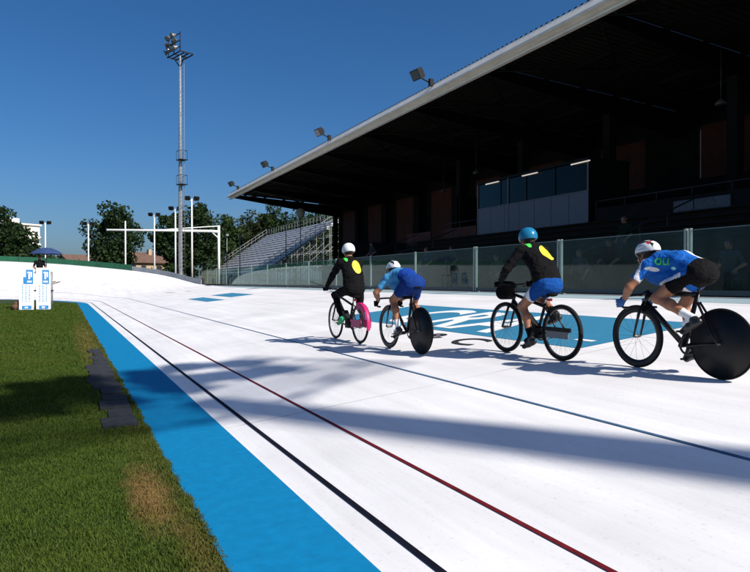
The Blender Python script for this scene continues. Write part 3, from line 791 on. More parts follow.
def tree(x, y, h, cw, label, kind=0, seed=0, n=7500, low=0.12, leaf=0.46, group=None, ch=None):
    r = np.random.default_rng(100 + seed)
    t = thing('broadleaf_tree', label, 'tree', (x, y, 0), 0, group)
    mb = MB()
    lean = r.uniform(-0.3, 0.3, 2)
    mb.tube([(0, 0, -0.1), (lean[0] * 0.3, lean[1] * 0.3, h * 0.25), (lean[0], lean[1], h * 0.8)], [h * 0.024 + 0.06, h * 0.017 + 0.04, 0.05], 8)
    cz0 = h * low; czc = (h + cz0) / 2; rz = (h - cz0) / 2
    cl = []
    ncl = 34
    for i in range(ncl):
        a = r.uniform(0, 2 * np.pi); e = np.arcsin(r.uniform(-0.9, 1.0)); d = r.uniform(0.45, 0.92)
        z = czc + rz * d * np.sin(e); rr = cw / 2 * d * np.cos(e) * r.uniform(0.8, 1.15)
        q = np.array([rr * np.cos(a), rr * np.sin(a), z]); cl.append((q, r.uniform(0.13, 0.25) * cw))
        if i % 2 == 0:
            zb = max(h * 0.2, z - abs(rr) * 0.7 - 0.8)
            mb.tube([(lean[0] * zb / h, lean[1] * zb / h, zb), tuple(q * np.array([0.5, 0.5, 1]) + np.array([0, 0, -0.3])), tuple(q)], [0.11, 0.06, 0.02], 5)
    mb.build('trunk', M_BARK, t)
    per = n // ncl; Q = []
    for q, s in cl:
        d = r.normal(size=(per, 3)); d /= np.linalg.norm(d, axis=1)[:, None]
        rad = s * (0.35 + 0.75 * r.uniform(0, 1, per) ** 0.5)
        Q.append(q + d * rad[:, None] * np.array([1, 1, 0.8]))
    Q = np.concatenate(Q); m = len(Q)
    a = r.normal(size=(m, 3)); a /= np.linalg.norm(a, axis=1)[:, None]
    b = np.cross(a, r.normal(size=(m, 3))); b /= np.linalg.norm(b, axis=1)[:, None]
    s = leaf * r.uniform(0.5, 1.2, m)[:, None]
    V = np.stack([Q - a * s * 0.6, Q + b * s * 0.35, Q + a * s * 0.6, Q - b * s * 0.35], 1).reshape(-1, 3)
    link('crown', np_mesh('crown', V, np.arange(len(V)).reshape(-1, 4), M_LEAF[kind], smooth=False), t)
    return t
def tree_px(u, vtop, wpx, dep, label, kind, seed, **kw):
    p = at_depth(u, vtop, dep); tree(p.x, p.y, p.z, 1.22 * wpx * dep / FPX, label, kind, seed, **kw)
tree_px(4, 204, 34, 92, 'tall dark tree beside the white apartment block', 0, 1)
tree_px(24, 228, 34, 88, 'low dark bushy tree below the white apartment block', 0, 2, low=0.05)
tree_px(-22, 214, 44, 90, 'broad dark tree at the end of the row by the umbrella', 0, 3)
tree_px(-55, 208, 44, 94, 'broad dark tree past the umbrella end of the green windscreen', 1, 33)
tree_px(44, 247, 26, 86, 'small bush behind the green windscreen under the twin lamp post', 1, 31, low=0.02, n=2500)
tree_px(115, 205, 43, 92, 'lone round tree behind the white boom tip', 0, 4, low=0.1)
tree_px(172, 207, 30, 96, 'narrow tree right behind the tall floodlight mast', 0, 5)
tree_px(204, 203, 42, 98, 'large full tree between mast and bleacher', 0, 6, n=6500)
tree_px(232, 215, 34, 112, 'mid green tree behind the white boom post', 1, 7)
tree_px(252, 210, 36, 116, 'olive tree behind the lower bleacher end', 2, 8)
tree_px(270, 199, 30, 118, 'tall pointed tree above the middle of the bleacher', 0, 9)
tree_px(296, 204, 40, 122, 'dark tree behind the round white disc', 0, 10)
tree_px(326, 200, 44, 126, 'dark tree behind the top of the bleacher', 1, 12)
tree_px(352, 204, 44, 130, 'dark tree behind the far end of the grandstand wall', 1, 13)
tree_px(188, 232, 22, 120, 'small rounded tree behind the houses near the mast', 1, 14, n=3000)

M_HW = pm('ochre house render', (0.42, 0.31, 0.19), 0.85, noise=0.12, nscale=0.6)
M_TILE = pm('terracotta tiles', (0.13, 0.072, 0.05), 0.85, noise=0.3, nscale=1.5, bump=0.6, bscale=8)
M_WINF = pm('dark window pane', (0.03, 0.035, 0.045), 0.2)
M_SHUT = pm('green brown shutters', (0.06, 0.045, 0.03), 0.7)
def house(u0, u1, veave, vridge, dep, label, wallm, seed=0):
    pa, pb_ = at_depth(u0, veave, dep), at_depth(u1, veave, dep * 1.04)
    c = (pa + pb_) / 2; d = Vector((pb_.x - pa.x, pb_.y - pa.y, 0)); Lx = d.length
    t = thing('house', label, 'house', (c.x, c.y, 0), math.atan2(d.y, d.x))
    ze = c.z; zr = at_depth(u0, vridge, dep).z; dp = 8.0
    MB().span((-Lx / 2, 0, 0), (Lx / 2, dp, ze)).add([(-Lx / 2, 0, ze), (-Lx / 2, dp, ze), (-Lx / 2, dp / 2, zr - 0.15)], [(0, 2, 1)]).add([(Lx / 2, 0, ze), (Lx / 2, dp, ze), (Lx / 2, dp / 2, zr - 0.15)], [(0, 1, 2)]).build('wall', wallm, t)
    mb = MB(); o_ = 0.5
    for s in (0, 1):
        ye = -o_ if s == 0 else dp + o_; zz = ze - (zr - ze) * o_ / (dp / 2)
        vs = [(-Lx / 2 - o_, ye, zz), (Lx / 2 + o_, ye, zz), (Lx / 2 + o_, dp / 2, zr), (-Lx / 2 - o_, dp / 2, zr)]
        vs += [(a, b, q + 0.18) for a, b, q in vs]
        mb.add(vs, [(3, 2, 1, 0), (4, 5, 6, 7), (0, 1, 5, 4), (1, 2, 6, 5), (2, 3, 7, 6), (3, 0, 4, 7)])
    rf = mb.build('roof', M_TILE, t)
    MB().span((Lx * 0.2, dp * 0.35, ze), (Lx * 0.2 + 0.6, dp * 0.35 + 0.6, zr + 0.7)).build('chimney', wallm, rf)
    n = max(2, int(Lx / 2.6))
    for i in range(n):
        x = -Lx / 2 + Lx * (i + 0.5) / n
        for z in (1.0, ze - 1.9):
            if z < ze - 1.2:
                wv = MB().span((x - 0.45, -0.06, z), (x + 0.45, -0.003, z + 1.3)).build('window', M_SHUT, t)
                MB().span((x - 0.36, -0.08, z + 0.08), (x + 0.36, -0.062, z + 1.22)).build('pane', M_WINF, wv)
house(136, 166, 262, 252, 110, 'ochre house with terracotta roof behind the grey parapet', M_HW)
house(165, 181, 264, 255, 118, 'smaller ochre house between the lamp post and the mast', M_HW, 1)
house(70, 104, 262, 254.5, 150, 'long low house with brown tiled roof behind the lone tree', pm('tan house render', (0.30, 0.24, 0.18), 0.85, noise=0.1), 2)
house(-10, 34, 262, 254, 150, 'low tiled house behind the dark trees by the apartment block', pm('tan house render', (0.30, 0.24, 0.18)), 3)
# apartment block
ap0, ap1 = at_depth(8, 222, 250), at_depth(40, 222, 262)
d = Vector((ap1.x - ap0.x, ap1.y - ap0.y, 0)); Lx = d.length
ab = thing('apartment_block', 'white apartment block with balcony bands above the dark trees', 'building', (ap0.x, ap0.y, 0), math.atan2(d.y, d.x))
Hh = ap0.z - 0.6
M_APW = pm('white render facade', (0.72, 0.68, 0.62), 0.8, noise=0.06, nscale=0.3)
MB().span((0, 0, 0), (Lx, 12, Hh)).build('wall', M_APW, ab)
MB().span((-0.5, -0.6, Hh + 0.001), (Lx + 0.5, 12.5, Hh + 0.6)).build('roof', M_APW, ab)
MB().span((Lx * 0.15, 2, Hh + 0.601), (Lx * 0.45, 8, Hh + 2.6)).build('roof_hut', M_APW, ab)
z = 1.0
while z < Hh - 2.5:
    MB().span((0.4, -1.3, z - 0.25), (Lx - 0.4, -0.002, z)).span((0.4, -1.3, z + 0.001), (Lx - 0.4, -1.22, z + 0.95)).build('balcony', M_APW, ab)
    for i in range(5):
        x = 1.2 + (Lx - 3.4) * i / 4
        MB().span((x, -0.06, z + 0.2), (x + 1.3, -0.004, z + 2.2)).build('window', M_WINF, ab)
    z += 3.0

# ------------------------------------------------------------------ implicit surfaces: bodies, hands, helmets, shoes
def surfnet(F, org, h, tags=None):
    s = F < 0
    nx, ny, nz = F.shape
    c = np.zeros((nx - 1, ny - 1, nz - 1), np.int8)
    for dx in (0, 1):
        for dy in (0, 1):
            for dz in (0, 1): c += s[dx:nx - 1 + dx, dy:ny - 1 + dy, dz:nz - 1 + dz]
    I = np.argwhere((c > 0) & (c < 8))
    idx = np.full(c.shape, -1, np.int64); idx[I[:, 0], I[:, 1], I[:, 2]] = np.arange(len(I))
    acc = np.zeros((len(I), 3)); cnt = np.zeros(len(I))
    for ax in range(3):
        o1, o2 = [a for a in range(3) if a != ax]
        for p in (0, 1):
            for q in (0, 1):
                A = I.copy(); A[:, o1] += p; A[:, o2] += q; B = A.copy(); B[:, ax] += 1
                fa = F[A[:, 0], A[:, 1], A[:, 2]]; fb = F[B[:, 0], B[:, 1], B[:, 2]]
                k = (fa < 0) != (fb < 0)
                tt = fa[k] / (fa[k] - fb[k]); P = A[k].astype(float); P[:, ax] += tt
                acc[k] += P; cnt[k] += 1
    V = acc / cnt[:, None]
    Fs = []
    for ax in range(3):
        o1, o2 = [(1, 2), (2, 0), (0, 1)][ax]
        sl0 = [slice(None)] * 3; sl1 = [slice(None)] * 3; sl0[ax] = slice(0, -1); sl1[ax] = slice(1, None)
        E = np.argwhere(s[tuple(sl0)] != s[tuple(sl1)])
        E = E[(E[:, o1] > 0) & (E[:, o2] > 0) & (E[:, o1] < F.shape[o1] - 1) & (E[:, o2] < F.shape[o2] - 1)]
        def cell(a, b):
            q = E.copy(); q[:, o1] -= a; q[:, o2] -= b; return idx[q[:, 0], q[:, 1], q[:, 2]]
        Q = np.stack([cell(1, 1), cell(0, 1), cell(0, 0), cell(1, 0)], 1)
        fl_ = ~s[E[:, 0], E[:, 1], E[:, 2]]
        Q[fl_] = Q[fl_][:, ::-1]
        Fs.append(Q)
    Fq = np.concatenate(Fs); Fq = Fq[(Fq >= 0).all(1)]
    W = V * h + org
    ft = None
    if tags is not None:
        ctr = np.rint(V[Fq].mean(1)).astype(int)
        ft = tags[ctr[:, 0], ctr[:, 1], ctr[:, 2]]
    return W, Fq, ft
class SDF:
    """round cones and ellipsoids, blended"""
    def __init__(s, k=0.02): s.p = []; s.k = k
    def cone(s, a, b, ra, rb=None, t=0, sc=(1, 1, 1), k=None, neg=False):
        s.p.append((np.array(a, float), np.array(b, float), ra, ra if rb is None else rb, t, np.array(sc, float), s.k if k is None else k, neg, None)); return s
    def ball(s, c, r, t=0, sc=(1, 1, 1), k=None, neg=False, rot=None):
        s.p.append((np.array(c, float), np.array(c, float), r, r, t, np.array(sc, float), s.k if k is None else k, neg, rot)); return s
    def plane_cut(s, o, n): s.p.append(('plane', np.array(o, float), np.array(n, float))); return s
    def mesh(s, h):
        B = [p for p in s.p if p[0] is not None and not isinstance(p[0], str) and not p[7]]
        lo = np.min([np.minimum(p[0], p[1]) - max(p[2], p[3]) * p[5].max() for p in B], 0) - 0.04
        hi = np.max([np.maximum(p[0], p[1]) + max(p[2], p[3]) * p[5].max() for p in B], 0) + 0.04
        n = np.ceil((hi - lo) / h).astype(int) + 1
        F = np.full(n, 1.0, np.float32); best = np.full(n, 9.0, np.float32); tg = np.zeros(n, np.int16)
        ax = [lo[i] + h * np.arange(n[i]) for i in range(3)]
        for p in s.p:
            if isinstance(p[0], str):
                X, Y, Z = np.meshgrid(*ax, indexing='ij', sparse=True)
                F = np.maximum(F, ((X - p[1][0]) * p[2][0] + (Y - p[1][1]) * p[2][1] + (Z - p[1][2]) * p[2][2]).astype(np.float32)); continue
            a, b, ra, rb, t, sc, k, neg, rot = p
            pad = max(ra, rb) * sc.max() + max(k, 0.01) * 1.6 + 0.03
            i0 = [max(0, int((min(a[i], b[i]) - pad - lo[i]) / h)) for i in range(3)]
            i1 = [min(n[i], int((max(a[i], b[i]) + pad - lo[i]) / h) + 2) for i in range(3)]
            sl = tuple(slice(i0[i], i1[i]) for i in range(3))
            G = np.stack(np.meshgrid(*[ax[i][sl[i]] for i in range(3)], indexing='ij'), -1)
            D = G - a
            if rot is not None: D = D @ np.array(rot.to_3x3() if hasattr(rot, 'to_3x3') else rot)
            D = D / sc; ab_ = (b - a) / sc; l2 = ab_ @ ab_
            if l2 > 1e-12:
                tt = np.clip((D @ ab_) / l2, 0, 1)
                d = np.linalg.norm(D - tt[..., None] * ab_, axis=-1) - (ra + tt * (rb - ra))
            else: d = np.linalg.norm(D, axis=-1) - ra
            d = (d * (sc.min() * 0.5 + 0.5 * np.median(sc))).astype(np.float32)
            f = F[sl]
            if neg:
                F[sl] = np.maximum(f, -d)
            else:
                hh = np.maximum(k - np.abs(f - d), 0) / k
                F[sl] = np.minimum(f, d) - hh * hh * k * 0.25
                bb = best[sl]; mk = d < bb
                bb[mk] = d[mk]; tg[sl][mk] = t
        return surfnet(F, lo, h, tg)
def vec(*a): return np.array(a, float)
def ik(a, b, l1, l2, hint):
    a, b, hint = np.array(a, float), np.array(b, float), np.array(hint, float)
    d = b - a; L = np.linalg.norm(d); L2 = min(L, (l1 + l2) * 0.999); e = d / L
    x = (l1 * l1 - l2 * l2 + L2 * L2) / (2 * L2); y = math.sqrt(max(l1 * l1 - x * x, 1e-6))
    hp = hint - e * (hint @ e); hp /= np.linalg.norm(hp)
    return a + e * x + hp * y

M_SKIN = pm('tanned skin', (0.30, 0.125, 0.062), 0.5, noise=0.12, nscale=14, bump=0.1)
M_HAIR = pm('dark hair', (0.02, 0.012, 0.008), 0.6, noise=0.4, nscale=60, bump=0.5, bscale=150)
M_BLACKC = pm('black cloth', (0.0045, 0.0042, 0.005), 0.85, spec=0.12, noise=0.3, nscale=9, bump=0.8, bscale=16)
M_EYE = pm('eye', (0.03, 0.02, 0.015), 0.1)

def hand(sd, center, axis, wrist, t, scale=1.0, sgn=1):
    """a gripping hand: palm, four unequal fingers curled round the bar, thumb closing from the side"""
    c = np.array(center, float); a = np.array(axis, float); a /= np.linalg.norm(a)
    wv = np.array(wrist, float) - c; wv -= a * (wv @ a); wv /= np.linalg.norm(wv)
    n = np.cross(a, wv) * sgn
    q = lambda al, ww, nn: c + (a * al + wv * ww + n * nn) * scale
    sd.cone(q(-0.022, 0.045, 0.022), q(0.022, 0.045, 0.022), 0.020 * scale, None, t, k=0.012)
    sd.cone(q(-0.020, 0.012, 0.034), q(0.024, 0.012, 0.034), 0.017 * scale, None, t, k=0.012)
    sd.cone(q(0, 0.05, 0.020), wrist, 0.026 * scale, 0.027 * scale, t, k=0.015)
    for i, (al, ln) in enumerate(((0.036, 0.92), (0.0125, 1.0), (-0.0115, 0.95), (-0.034, 0.80))):
        k1 = q(al, 0.006, 0.036); k2 = q(al, -0.030 * ln, 0.020); k3 = q(al, -0.026 * ln, -0.014); k4 = q(al, -0.002, -0.026 * ln)
        r = 0.0095 * scale * (0.9 + 0.1 * ln)
        sd.cone(k1, k2, r * 1.05, r, t, k=0.004).cone(k2, k3, r, r * 0.95, t, k=0.004).cone(k3, k4, r * 0.95, r * 0.85, t, k=0.004)
    sd.cone(q(0.026, 0.046, 0.012), q(0.044, 0.022, -0.016), 0.013 * scale, 0.011 * scale, t, k=0.008)
    sd.cone(q(0.044, 0.022, -0.016), q(0.030, -0.008, -0.030), 0.011 * scale, 0.009 * scale, t, k=0.005)

def person(label, group, P, mats, body_tags, loc, rz, h=0.010, helmet=None, shoes=None, emblem=None):
    """P: joint dictionary in local coordinates (x right, y forward, z up); one continuous body"""
    T = body_tags   # torso, pelvis, thigh, shank, upperarm, forearm, hand, head, neck, hair, eye, sock
    S = SDF(0.028)
    hipc, chest, neck, head = P['hip'], P['chest'], P['neck'], P['head']
    spine = P['spine']
    S.cone(hipc + vec(0, 0, 0.0), spine, 0.118, 0.108, T['torso'], (1.32, 1, 1))
    jk = P.get('loose', 0.0)
    S.cone(spine, chest, 0.112 + jk, 0.126 + jk * 0.6, T['torso'], (1.38, 1, 1))
    if 'belly' in P: S.cone(hipc + P['belly'], chest + P['belly'] * 1.1, 0.115, 0.120, T['torso'], (1.25, 1, 1))
    if jk: S.cone(hipc + (spine - hipc) * 0.35, spine, 0.128 + jk, 0.118 + jk, T['torso'], (1.32, 1, 1))
    bk = P.get('buttock', vec(0, -0.05, -0.03))
    for s, sd_ in ((-1, 'L'), (1, 'R')):
        hj = hipc + vec(0.088 * s, 0, -0.02)
        S.cone(hipc + vec(0.0, bk[1], bk[2]), hipc + vec(0.07 * s, bk[1], bk[2]), 0.115, 0.108, T['pelvis'], k=0.05)
        kn, an = P['knee' + sd_], P['ankle' + sd_]
        mid = hj + (kn - hj) * 0.55
        S.cone(hj, mid, 0.092, 0.075, T['thigh'], k=0.03); S.cone(mid, kn, 0.074, 0.054, T['thigh2'], k=0.02)
        S.ball(kn, 0.056, T['thigh2'], k=0.02)
        cm = kn + (an - kn) * 0.33; back = np.array([0, -0.018, 0.0])
        S.cone(kn, cm + back, 0.050, 0.056, T['shank'], k=0.02); S.cone(cm + back, kn + (an - kn) * 0.68, 0.055, 0.042, T['shank'], k=0.02)
        S.cone(kn + (an - kn) * 0.68, an, 0.041, 0.036, T['sock'], k=0.02)
        tq = P['toe' + sd_]
        S.cone(an, an + (tq - an) * 0.5 + vec(0, 0, -0.01), 0.034, 0.032, T['sock'], k=0.02)
        sh, el, wr = P['shoulder' + sd_], P['elbow' + sd_], P['wrist' + sd_]
        S.cone(chest + vec(0.05 * s, 0, 0.0), sh, 0.085, 0.068, T['torso'], k=0.04)
        um = sh + (el - sh) * 0.62
        S.cone(sh, um, 0.060 + jk * 0.4, 0.050 + jk * 0.6, T['upperarm'], k=0.025); S.cone(um, el, 0.047 + jk * 0.6, 0.042 + jk * 0.6, T['upperarm2'], k=0.02)
        fm = el + (wr - el) * 0.35
        S.cone(el, fm, 0.043 + jk * 0.6, 0.043 + jk * 0.5, T['forearm'], k=0.02); S.cone(fm, wr, 0.042 + jk * 0.5, 0.029 + jk * 0.4, T['forearm'], k=0.015)
    S.cone(chest + (neck - chest) * 0.5, neck, 0.075, 0.058, T['torso'], k=0.04)
    S.cone(neck, head + vec(0, -0.01, -0.03), 0.056, 0.055, T['neck'], k=0.02)
    tl = P.get('tilt', 0.0); ca, sa = math.cos(tl), math.sin(tl)
    def H(x, y, z): return head + vec(x, y * ca - z * sa, y * sa + z * ca)      # tilt > 0 lifts the face
    S.ball(H(0, -0.01, 0.025), 0.094, T['hair'], (0.82, 1.02, 1.0), k=0.02)
    S.cone(H(0, 0.035, -0.02), H(0, 0.055, -0.085), 0.066, 0.040, T['head'], (0.92, 1, 1), k=0.03)
    S.cone(H(0, 0.092, 0.005), H(0, 0.118, -0.032), 0.010, 0.015, T['head'], k=0.012)          # nose
    S.cone(H(-0.02, 0.094, -0.066), H(0.02, 0.094, -0.066), 0.009, None, T['lip'], k=0.006)      # mouth
    S.cone(H(-0.045, 0.080, 0.022), H(0.045, 0.080, 0.022), 0.012, None, T['head'], k=0.012)      # brow
    for s in (-1, 1):
        S.ball(H(0.033 * s, 0.086, 0.000), 0.0125, T['eye'], k=0.003)
        S.cone(H(0.080 * s, -0.012, 0.012), H(0.082 * s, -0.006, -0.028), 0.016, 0.011, T['head'], (0.6, 1, 1), k=0.006)   # ear
    V, F, ft = S.mesh(h)
    Vs, Fs, Ts = [V], [F], [ft]; off = len(V)
    for s, sd_ in ((-1, 'L'), (1, 'R')):
        if ('grip' + sd_) in P:
            Hs = SDF(0.012); hand(Hs, P['grip' + sd_], P['gripaxis' + sd_], P['wrist' + sd_], T['hand'], 1.0, P.get('gripsgn' + sd_, 1))
            v2, f2, t2 = Hs.mesh(0.0042 if h < 0.014 else 0.006); Vs.append(v2); Fs.append(f2 + off); Ts.append(t2); off += len(v2)
    V = np.concatenate(Vs); F = np.concatenate(Fs); ft = np.concatenate(Ts)
    if 'paint' in P:
        C = V[F].mean(1); ft = P['paint'](C, ft)
    o = link('person', np_mesh('person', V, F, mats, ft), None, loc, (0, 0, rz))
    tag(o, label, 'person', group)
    if h < 0.014:
        from mathutils import noise as mn
        cloth = set(t for t in (T['torso'], T['pelvis'], 7, 8))
        vt = np.zeros(len(V), bool); vt[np.unique(F[np.isin(ft, list(cloth))])] = True
        amp = 0.010 if P.get('loose') else 0.0045
        me_ = o.data; nn = np.zeros(len(V) * 3, np.float32); me_.vertices.foreach_get('normal', nn); nn = nn.reshape(-1, 3)
        D = np.zeros(len(V))
        for i_ in np.nonzero(vt)[0]:
            x_, y_, z_ = V[i_]
            n1_ = mn.noise((x_ * 5 + 3, y_ * 9, z_ * 16)); n2_ = mn.noise((x_ * 14, y_ * 20 + 7, z_ * 26))
            D[i_] = (1 - abs(n1_) * 2.2) * 0.6 + n2_ * 0.5 - 0.25
        me_.vertices.foreach_set('co', (V + nn * (D * amp)[:, None]).astype(np.float32).ravel()); me_.update()
    if shoes is not None:
        for sd_ in ('L', 'R'):
            an, tq = P['ankle' + sd_], P['toe' + sd_]
            d = tq - an; d /= np.linalg.norm(d); up = vec(0, 0, 1) - d * d[2]; up /= np.linalg.norm(up)
            S = SDF(0.02); base = an - up * 0.055
            S.cone(base - d * 0.035, base + d * 0.07, 0.040, 0.043, 0, (0.9, 1, 1)); S.cone(base + d * 0.07, base + d * 0.165 - up * 0.008, 0.042, 0.030, 0, (1.0, 1, 1)); S.cone(an - up * 0.01, base, 0.043, 0.040, 0)
            V, F, ft = S.mesh(0.009); link('shoe', np_mesh('shoe', V, F, shoes), o)
    if helmet is not None: helmet(o, head, H, tl)
    if emblem is not None:
        emblem(o)
    return o

def helmet_race(mats, wild=0):
    def f(o, head, H, tl):
        S = SDF(0.015)
        rot = Matrix.Rotation(tl, 3, 'X')
        S.ball(H(0, -0.015, 0.045), 0.122, 0, (0.82, 1.18, 0.92), rot=rot)
        for x in (-0.055, -0.02, 0.02, 0.055):          # long vents
            S.cone(H(x, 0.10, 0.125), H(x * 1.1, -0.11, 0.150), 0.0125, 0.014, 1, neg=True)
        for s in (-1, 1):
            S.cone(H(0.100 * s, 0.06, 0.065), H(0.100 * s, -0.09, 0.085), 0.012, 0.014, 1, neg=True)
        n = H(0, 0.06, 1) - H(0, 0, 0); n /= np.linalg.norm(n)
        S.plane_cut(H(0, 0, 0.012), -n)
        V, F, ft = S.mesh(0.0055)
        C = V[F].mean(1) - head
        fr = (C @ (H(0, 1, 0) - head)); sd_ = C[:, 0]; up = C @ (H(0, 0, 1) - head)
        mi = np.zeros(len(F), int)
        mi[(np.abs(np.abs(sd_) - 0.048) < 0.012) & (fr < 0.03) & (fr > -0.13)] = 1
        mi[up < 0.032] = 1
        if wild: mi[(np.sin(fr * 60) > 0.55) & (np.abs(sd_) < 0.07)] = 2
        link('helmet', np_mesh('helmet', V, F, mats, mi), o)
        strap = MB()
        strap.tube([H(-0.085, 0.05, 0.03), H(-0.078, 0.03, -0.05), H(-0.035, 0.06, -0.128), H(0.035, 0.06, -0.128), H(0.078, 0.03, -0.05), H(0.085, 0.05, 0.03)], 0.005, 5)
        strap.build('helmet_strap', M_BLACKC, o)
    return f
def helmet_round(mat, trim):
    def f(o, head, H, tl):
        S = SDF(0.015); rot = Matrix.Rotation(tl, 3, 'X')
        S.ball(H(0, -0.005, 0.040), 0.124, 0, (0.90, 1.08, 0.98), rot=rot)
        for x in (-0.04, 0.0, 0.04):
            S.cone(H(x, 0.03, 0.158), H(x, -0.05, 0.158), 0.009, None, 1, neg=True)
        n = H(0, 0.10, 1) - H(0, 0, 0); n /= np.linalg.norm(n)
        S.plane_cut(H(0, 0, -0.012), -n)
        V, F, ft = S.mesh(0.006)
        up = (V[F].mean(1) - head) @ (H(0, 0, 1) - head)
        link('helmet', np_mesh('helmet', V, F, [mat, trim], (up < 0.002).astype(int)), o)
        strap = MB()
        strap.tube([H(-0.095, 0.02, 0.0), H(-0.078, 0.03, -0.06), H(-0.035, 0.06, -0.128), H(0.035, 0.06, -0.128), H(0.078, 0.03, -0.06), H(0.095, 0.02, 0.0)], 0.005, 5)
        strap.build('helmet_strap', M_BLACKC, o)
    return f
def project(o, pts2, faces, org, ex, ey, dr, mat, name, lift=0.004):
    """wrap a flat print onto the body by dropping its points along dr"""
    me = o.data; bv = BVHTree.FromPolygons([v.co.copy() for v in me.vertices], [list(p.vertices) for p in me.polygons])
    V = []; dr = Vector(dr).normalized(); last = None
    for (a, b) in pts2:
        st = Vector(org) + Vector(ex) * a + Vector(ey) * b - dr * 0.5
        hit = bv.ray_cast(st, dr)
        if hit[0] is not None and (last is None or True):
            V.append(tuple(hit[0] - dr * lift))
        else: V.append(tuple(st + dr * 0.5))
    mb = MB(); mb.add(V, faces, 0, True)
    return mb.build(name, mat, o)
def ellipse_grid(rx, ry, n=10, m=24):
    pts = [(0, 0)]; fs = []
    for i in range(1, n + 1):
        for j in range(m):
            a = 2 * math.pi * j / m; pts.append((rx * i / n * math.cos(a), ry * i / n * math.sin(a)))
    for j in range(m): fs.append((0, 1 + j, 1 + (j + 1) % m))
    for i in range(n - 1):
        for j in range(m):
            a = 1 + i * m + j; b = 1 + i * m + (j + 1) % m; fs.append((a, a + m, b + m, b))
    return pts, fs
def text_grid(txt, size, bold=0.0):
    me = text_mesh(txt, size, 'tmp', M_BLACKC, 0, bold)
    b = bmesh.new(); b.from_mesh(me); bmesh.ops.triangulate(b, faces=b.faces[:])
    for _ in range(2): bmesh.ops.subdivide_edges(b, edges=b.edges[:], cuts=1, use_grid_fill=True)
    bmesh.ops.triangulate(b, faces=b.faces[:])
    b.verts.ensure_lookup_table(); pts = [(v.co.x, v.co.y) for v in b.verts]; fs = [tuple(v.index for v in f.verts) for f in b.faces]; b.free()
    mx = max(p[0] for p in pts); my = max(p[1] for p in pts)
    return [(p[0] - mx / 2, p[1] - my / 2) for p in pts], fs

# ------------------------------------------------------------------ bicycles
M_TYRE = pm('tyre rubber', (0.006, 0.006, 0.0065), 0.8, spec=0.25, noise=0.3)
M_CARB = pm('black carbon', (0.005, 0.005, 0.006), 0.3, spec=0.35, noise=0.25, nscale=5)
M_CHROME = pm('worn chrome', (0.55, 0.55, 0.56), 0.25, 0.9, noise=0.1)
M_BRAKE = pm('dull crank metal', (0.12, 0.12, 0.12), 0.4, 0.6)
M_DISC = pm('black disc wheel sheet', (0.007, 0.007, 0.0075), 0.45, spec=0.3, noise=0.35, nscale=7)
def wheel(parent, y, r, kind, tyre_r=0.0115, rimmat=None, tread=0.0):
    """wheel in the y-z plane; origin at the axle"""
    t = MB()
    n = 56; t.tube([(0, (r - tyre_r) * math.cos(2 * math.pi * k / n), (r - tyre_r) * math.sin(2 * math.pi * k / n)) for k in range(n)], tyre_r, 10, closed=True)
    if tread:
        for k in range(90):
            a = 2 * math.pi * k / 90
            for s in (-1, 1):
                t.box((s * tyre_r * 0.75, (r - tyre_r * 0.45) * math.cos(a), (r - tyre_r * 0.45) * math.sin(a)), (0.010, 0.012, 0.012), 0, Matrix.Rotation(a, 3, 'X'))
    wh = bpy.data.objects.new('wheel', None); COL.objects.link(wh); wh.parent = parent; wh.location = (0, y, r); wh.empty_display_size = 0.1
    t.build('tyre', M_TYRE, wh)
    ri = r - tyre_r * 1.7
    if kind == 'disc':
        d = MB(); d.lathe([(0.001, -0.030), (0.045, -0.030), (0.09, -0.024), (ri, -0.010), (ri, 0.010), (0.09, 0.024), (0.045, 0.030), (0.001, 0.030)], seg=56, axis='X', smooth=True)
        d.build('disc', M_DISC, wh)
        MB().tube([(-0.07, 0, 0), (0.07, 0, 0)], 0.012, 10).build('hub', M_BRAKE, wh)
        return wh
    dep = 0.062 if kind == 'deep' else 0.018
    d = MB(); d.lathe([(ri, -0.010), (ri, 0.010), (ri - dep * 0.5, 0.0125), (ri - dep, 0.004), (ri - dep, -0.004), (ri - dep * 0.5, -0.0125), (ri, -0.010)], seg=56, axis='X')
    d.build('rim', rimmat or M_CARB, wh)
    hb = MB(); hb.tube([(-0.055, 0, 0), (-0.03, 0, 0), (0.03, 0, 0), (0.055, 0, 0)], [0.008, 0.018, 0.018, 0.008], 10); hb.build('hub', M_BRAKE, wh)
    sp = MB(); ns = 16 if kind == 'deep' else 32
    for k in range(ns):
        a = 2 * math.pi * k / ns; s = 1 if k % 2 else -1; a2 = a + (0.0 if kind == 'deep' else 0.5 * (1 if k % 4 < 2 else -1))
        sp.tube([(s * 0.026, 0.018 * math.cos(a2), 0.018 * math.sin(a2)), (0, (ri - dep) * math.cos(a), (ri - dep) * math.sin(a))], 0.0013, 3, cap=False)
    sp.build('spokes', M_BRAKE if kind != 'deep' else M_CARB, wh)
    return wh
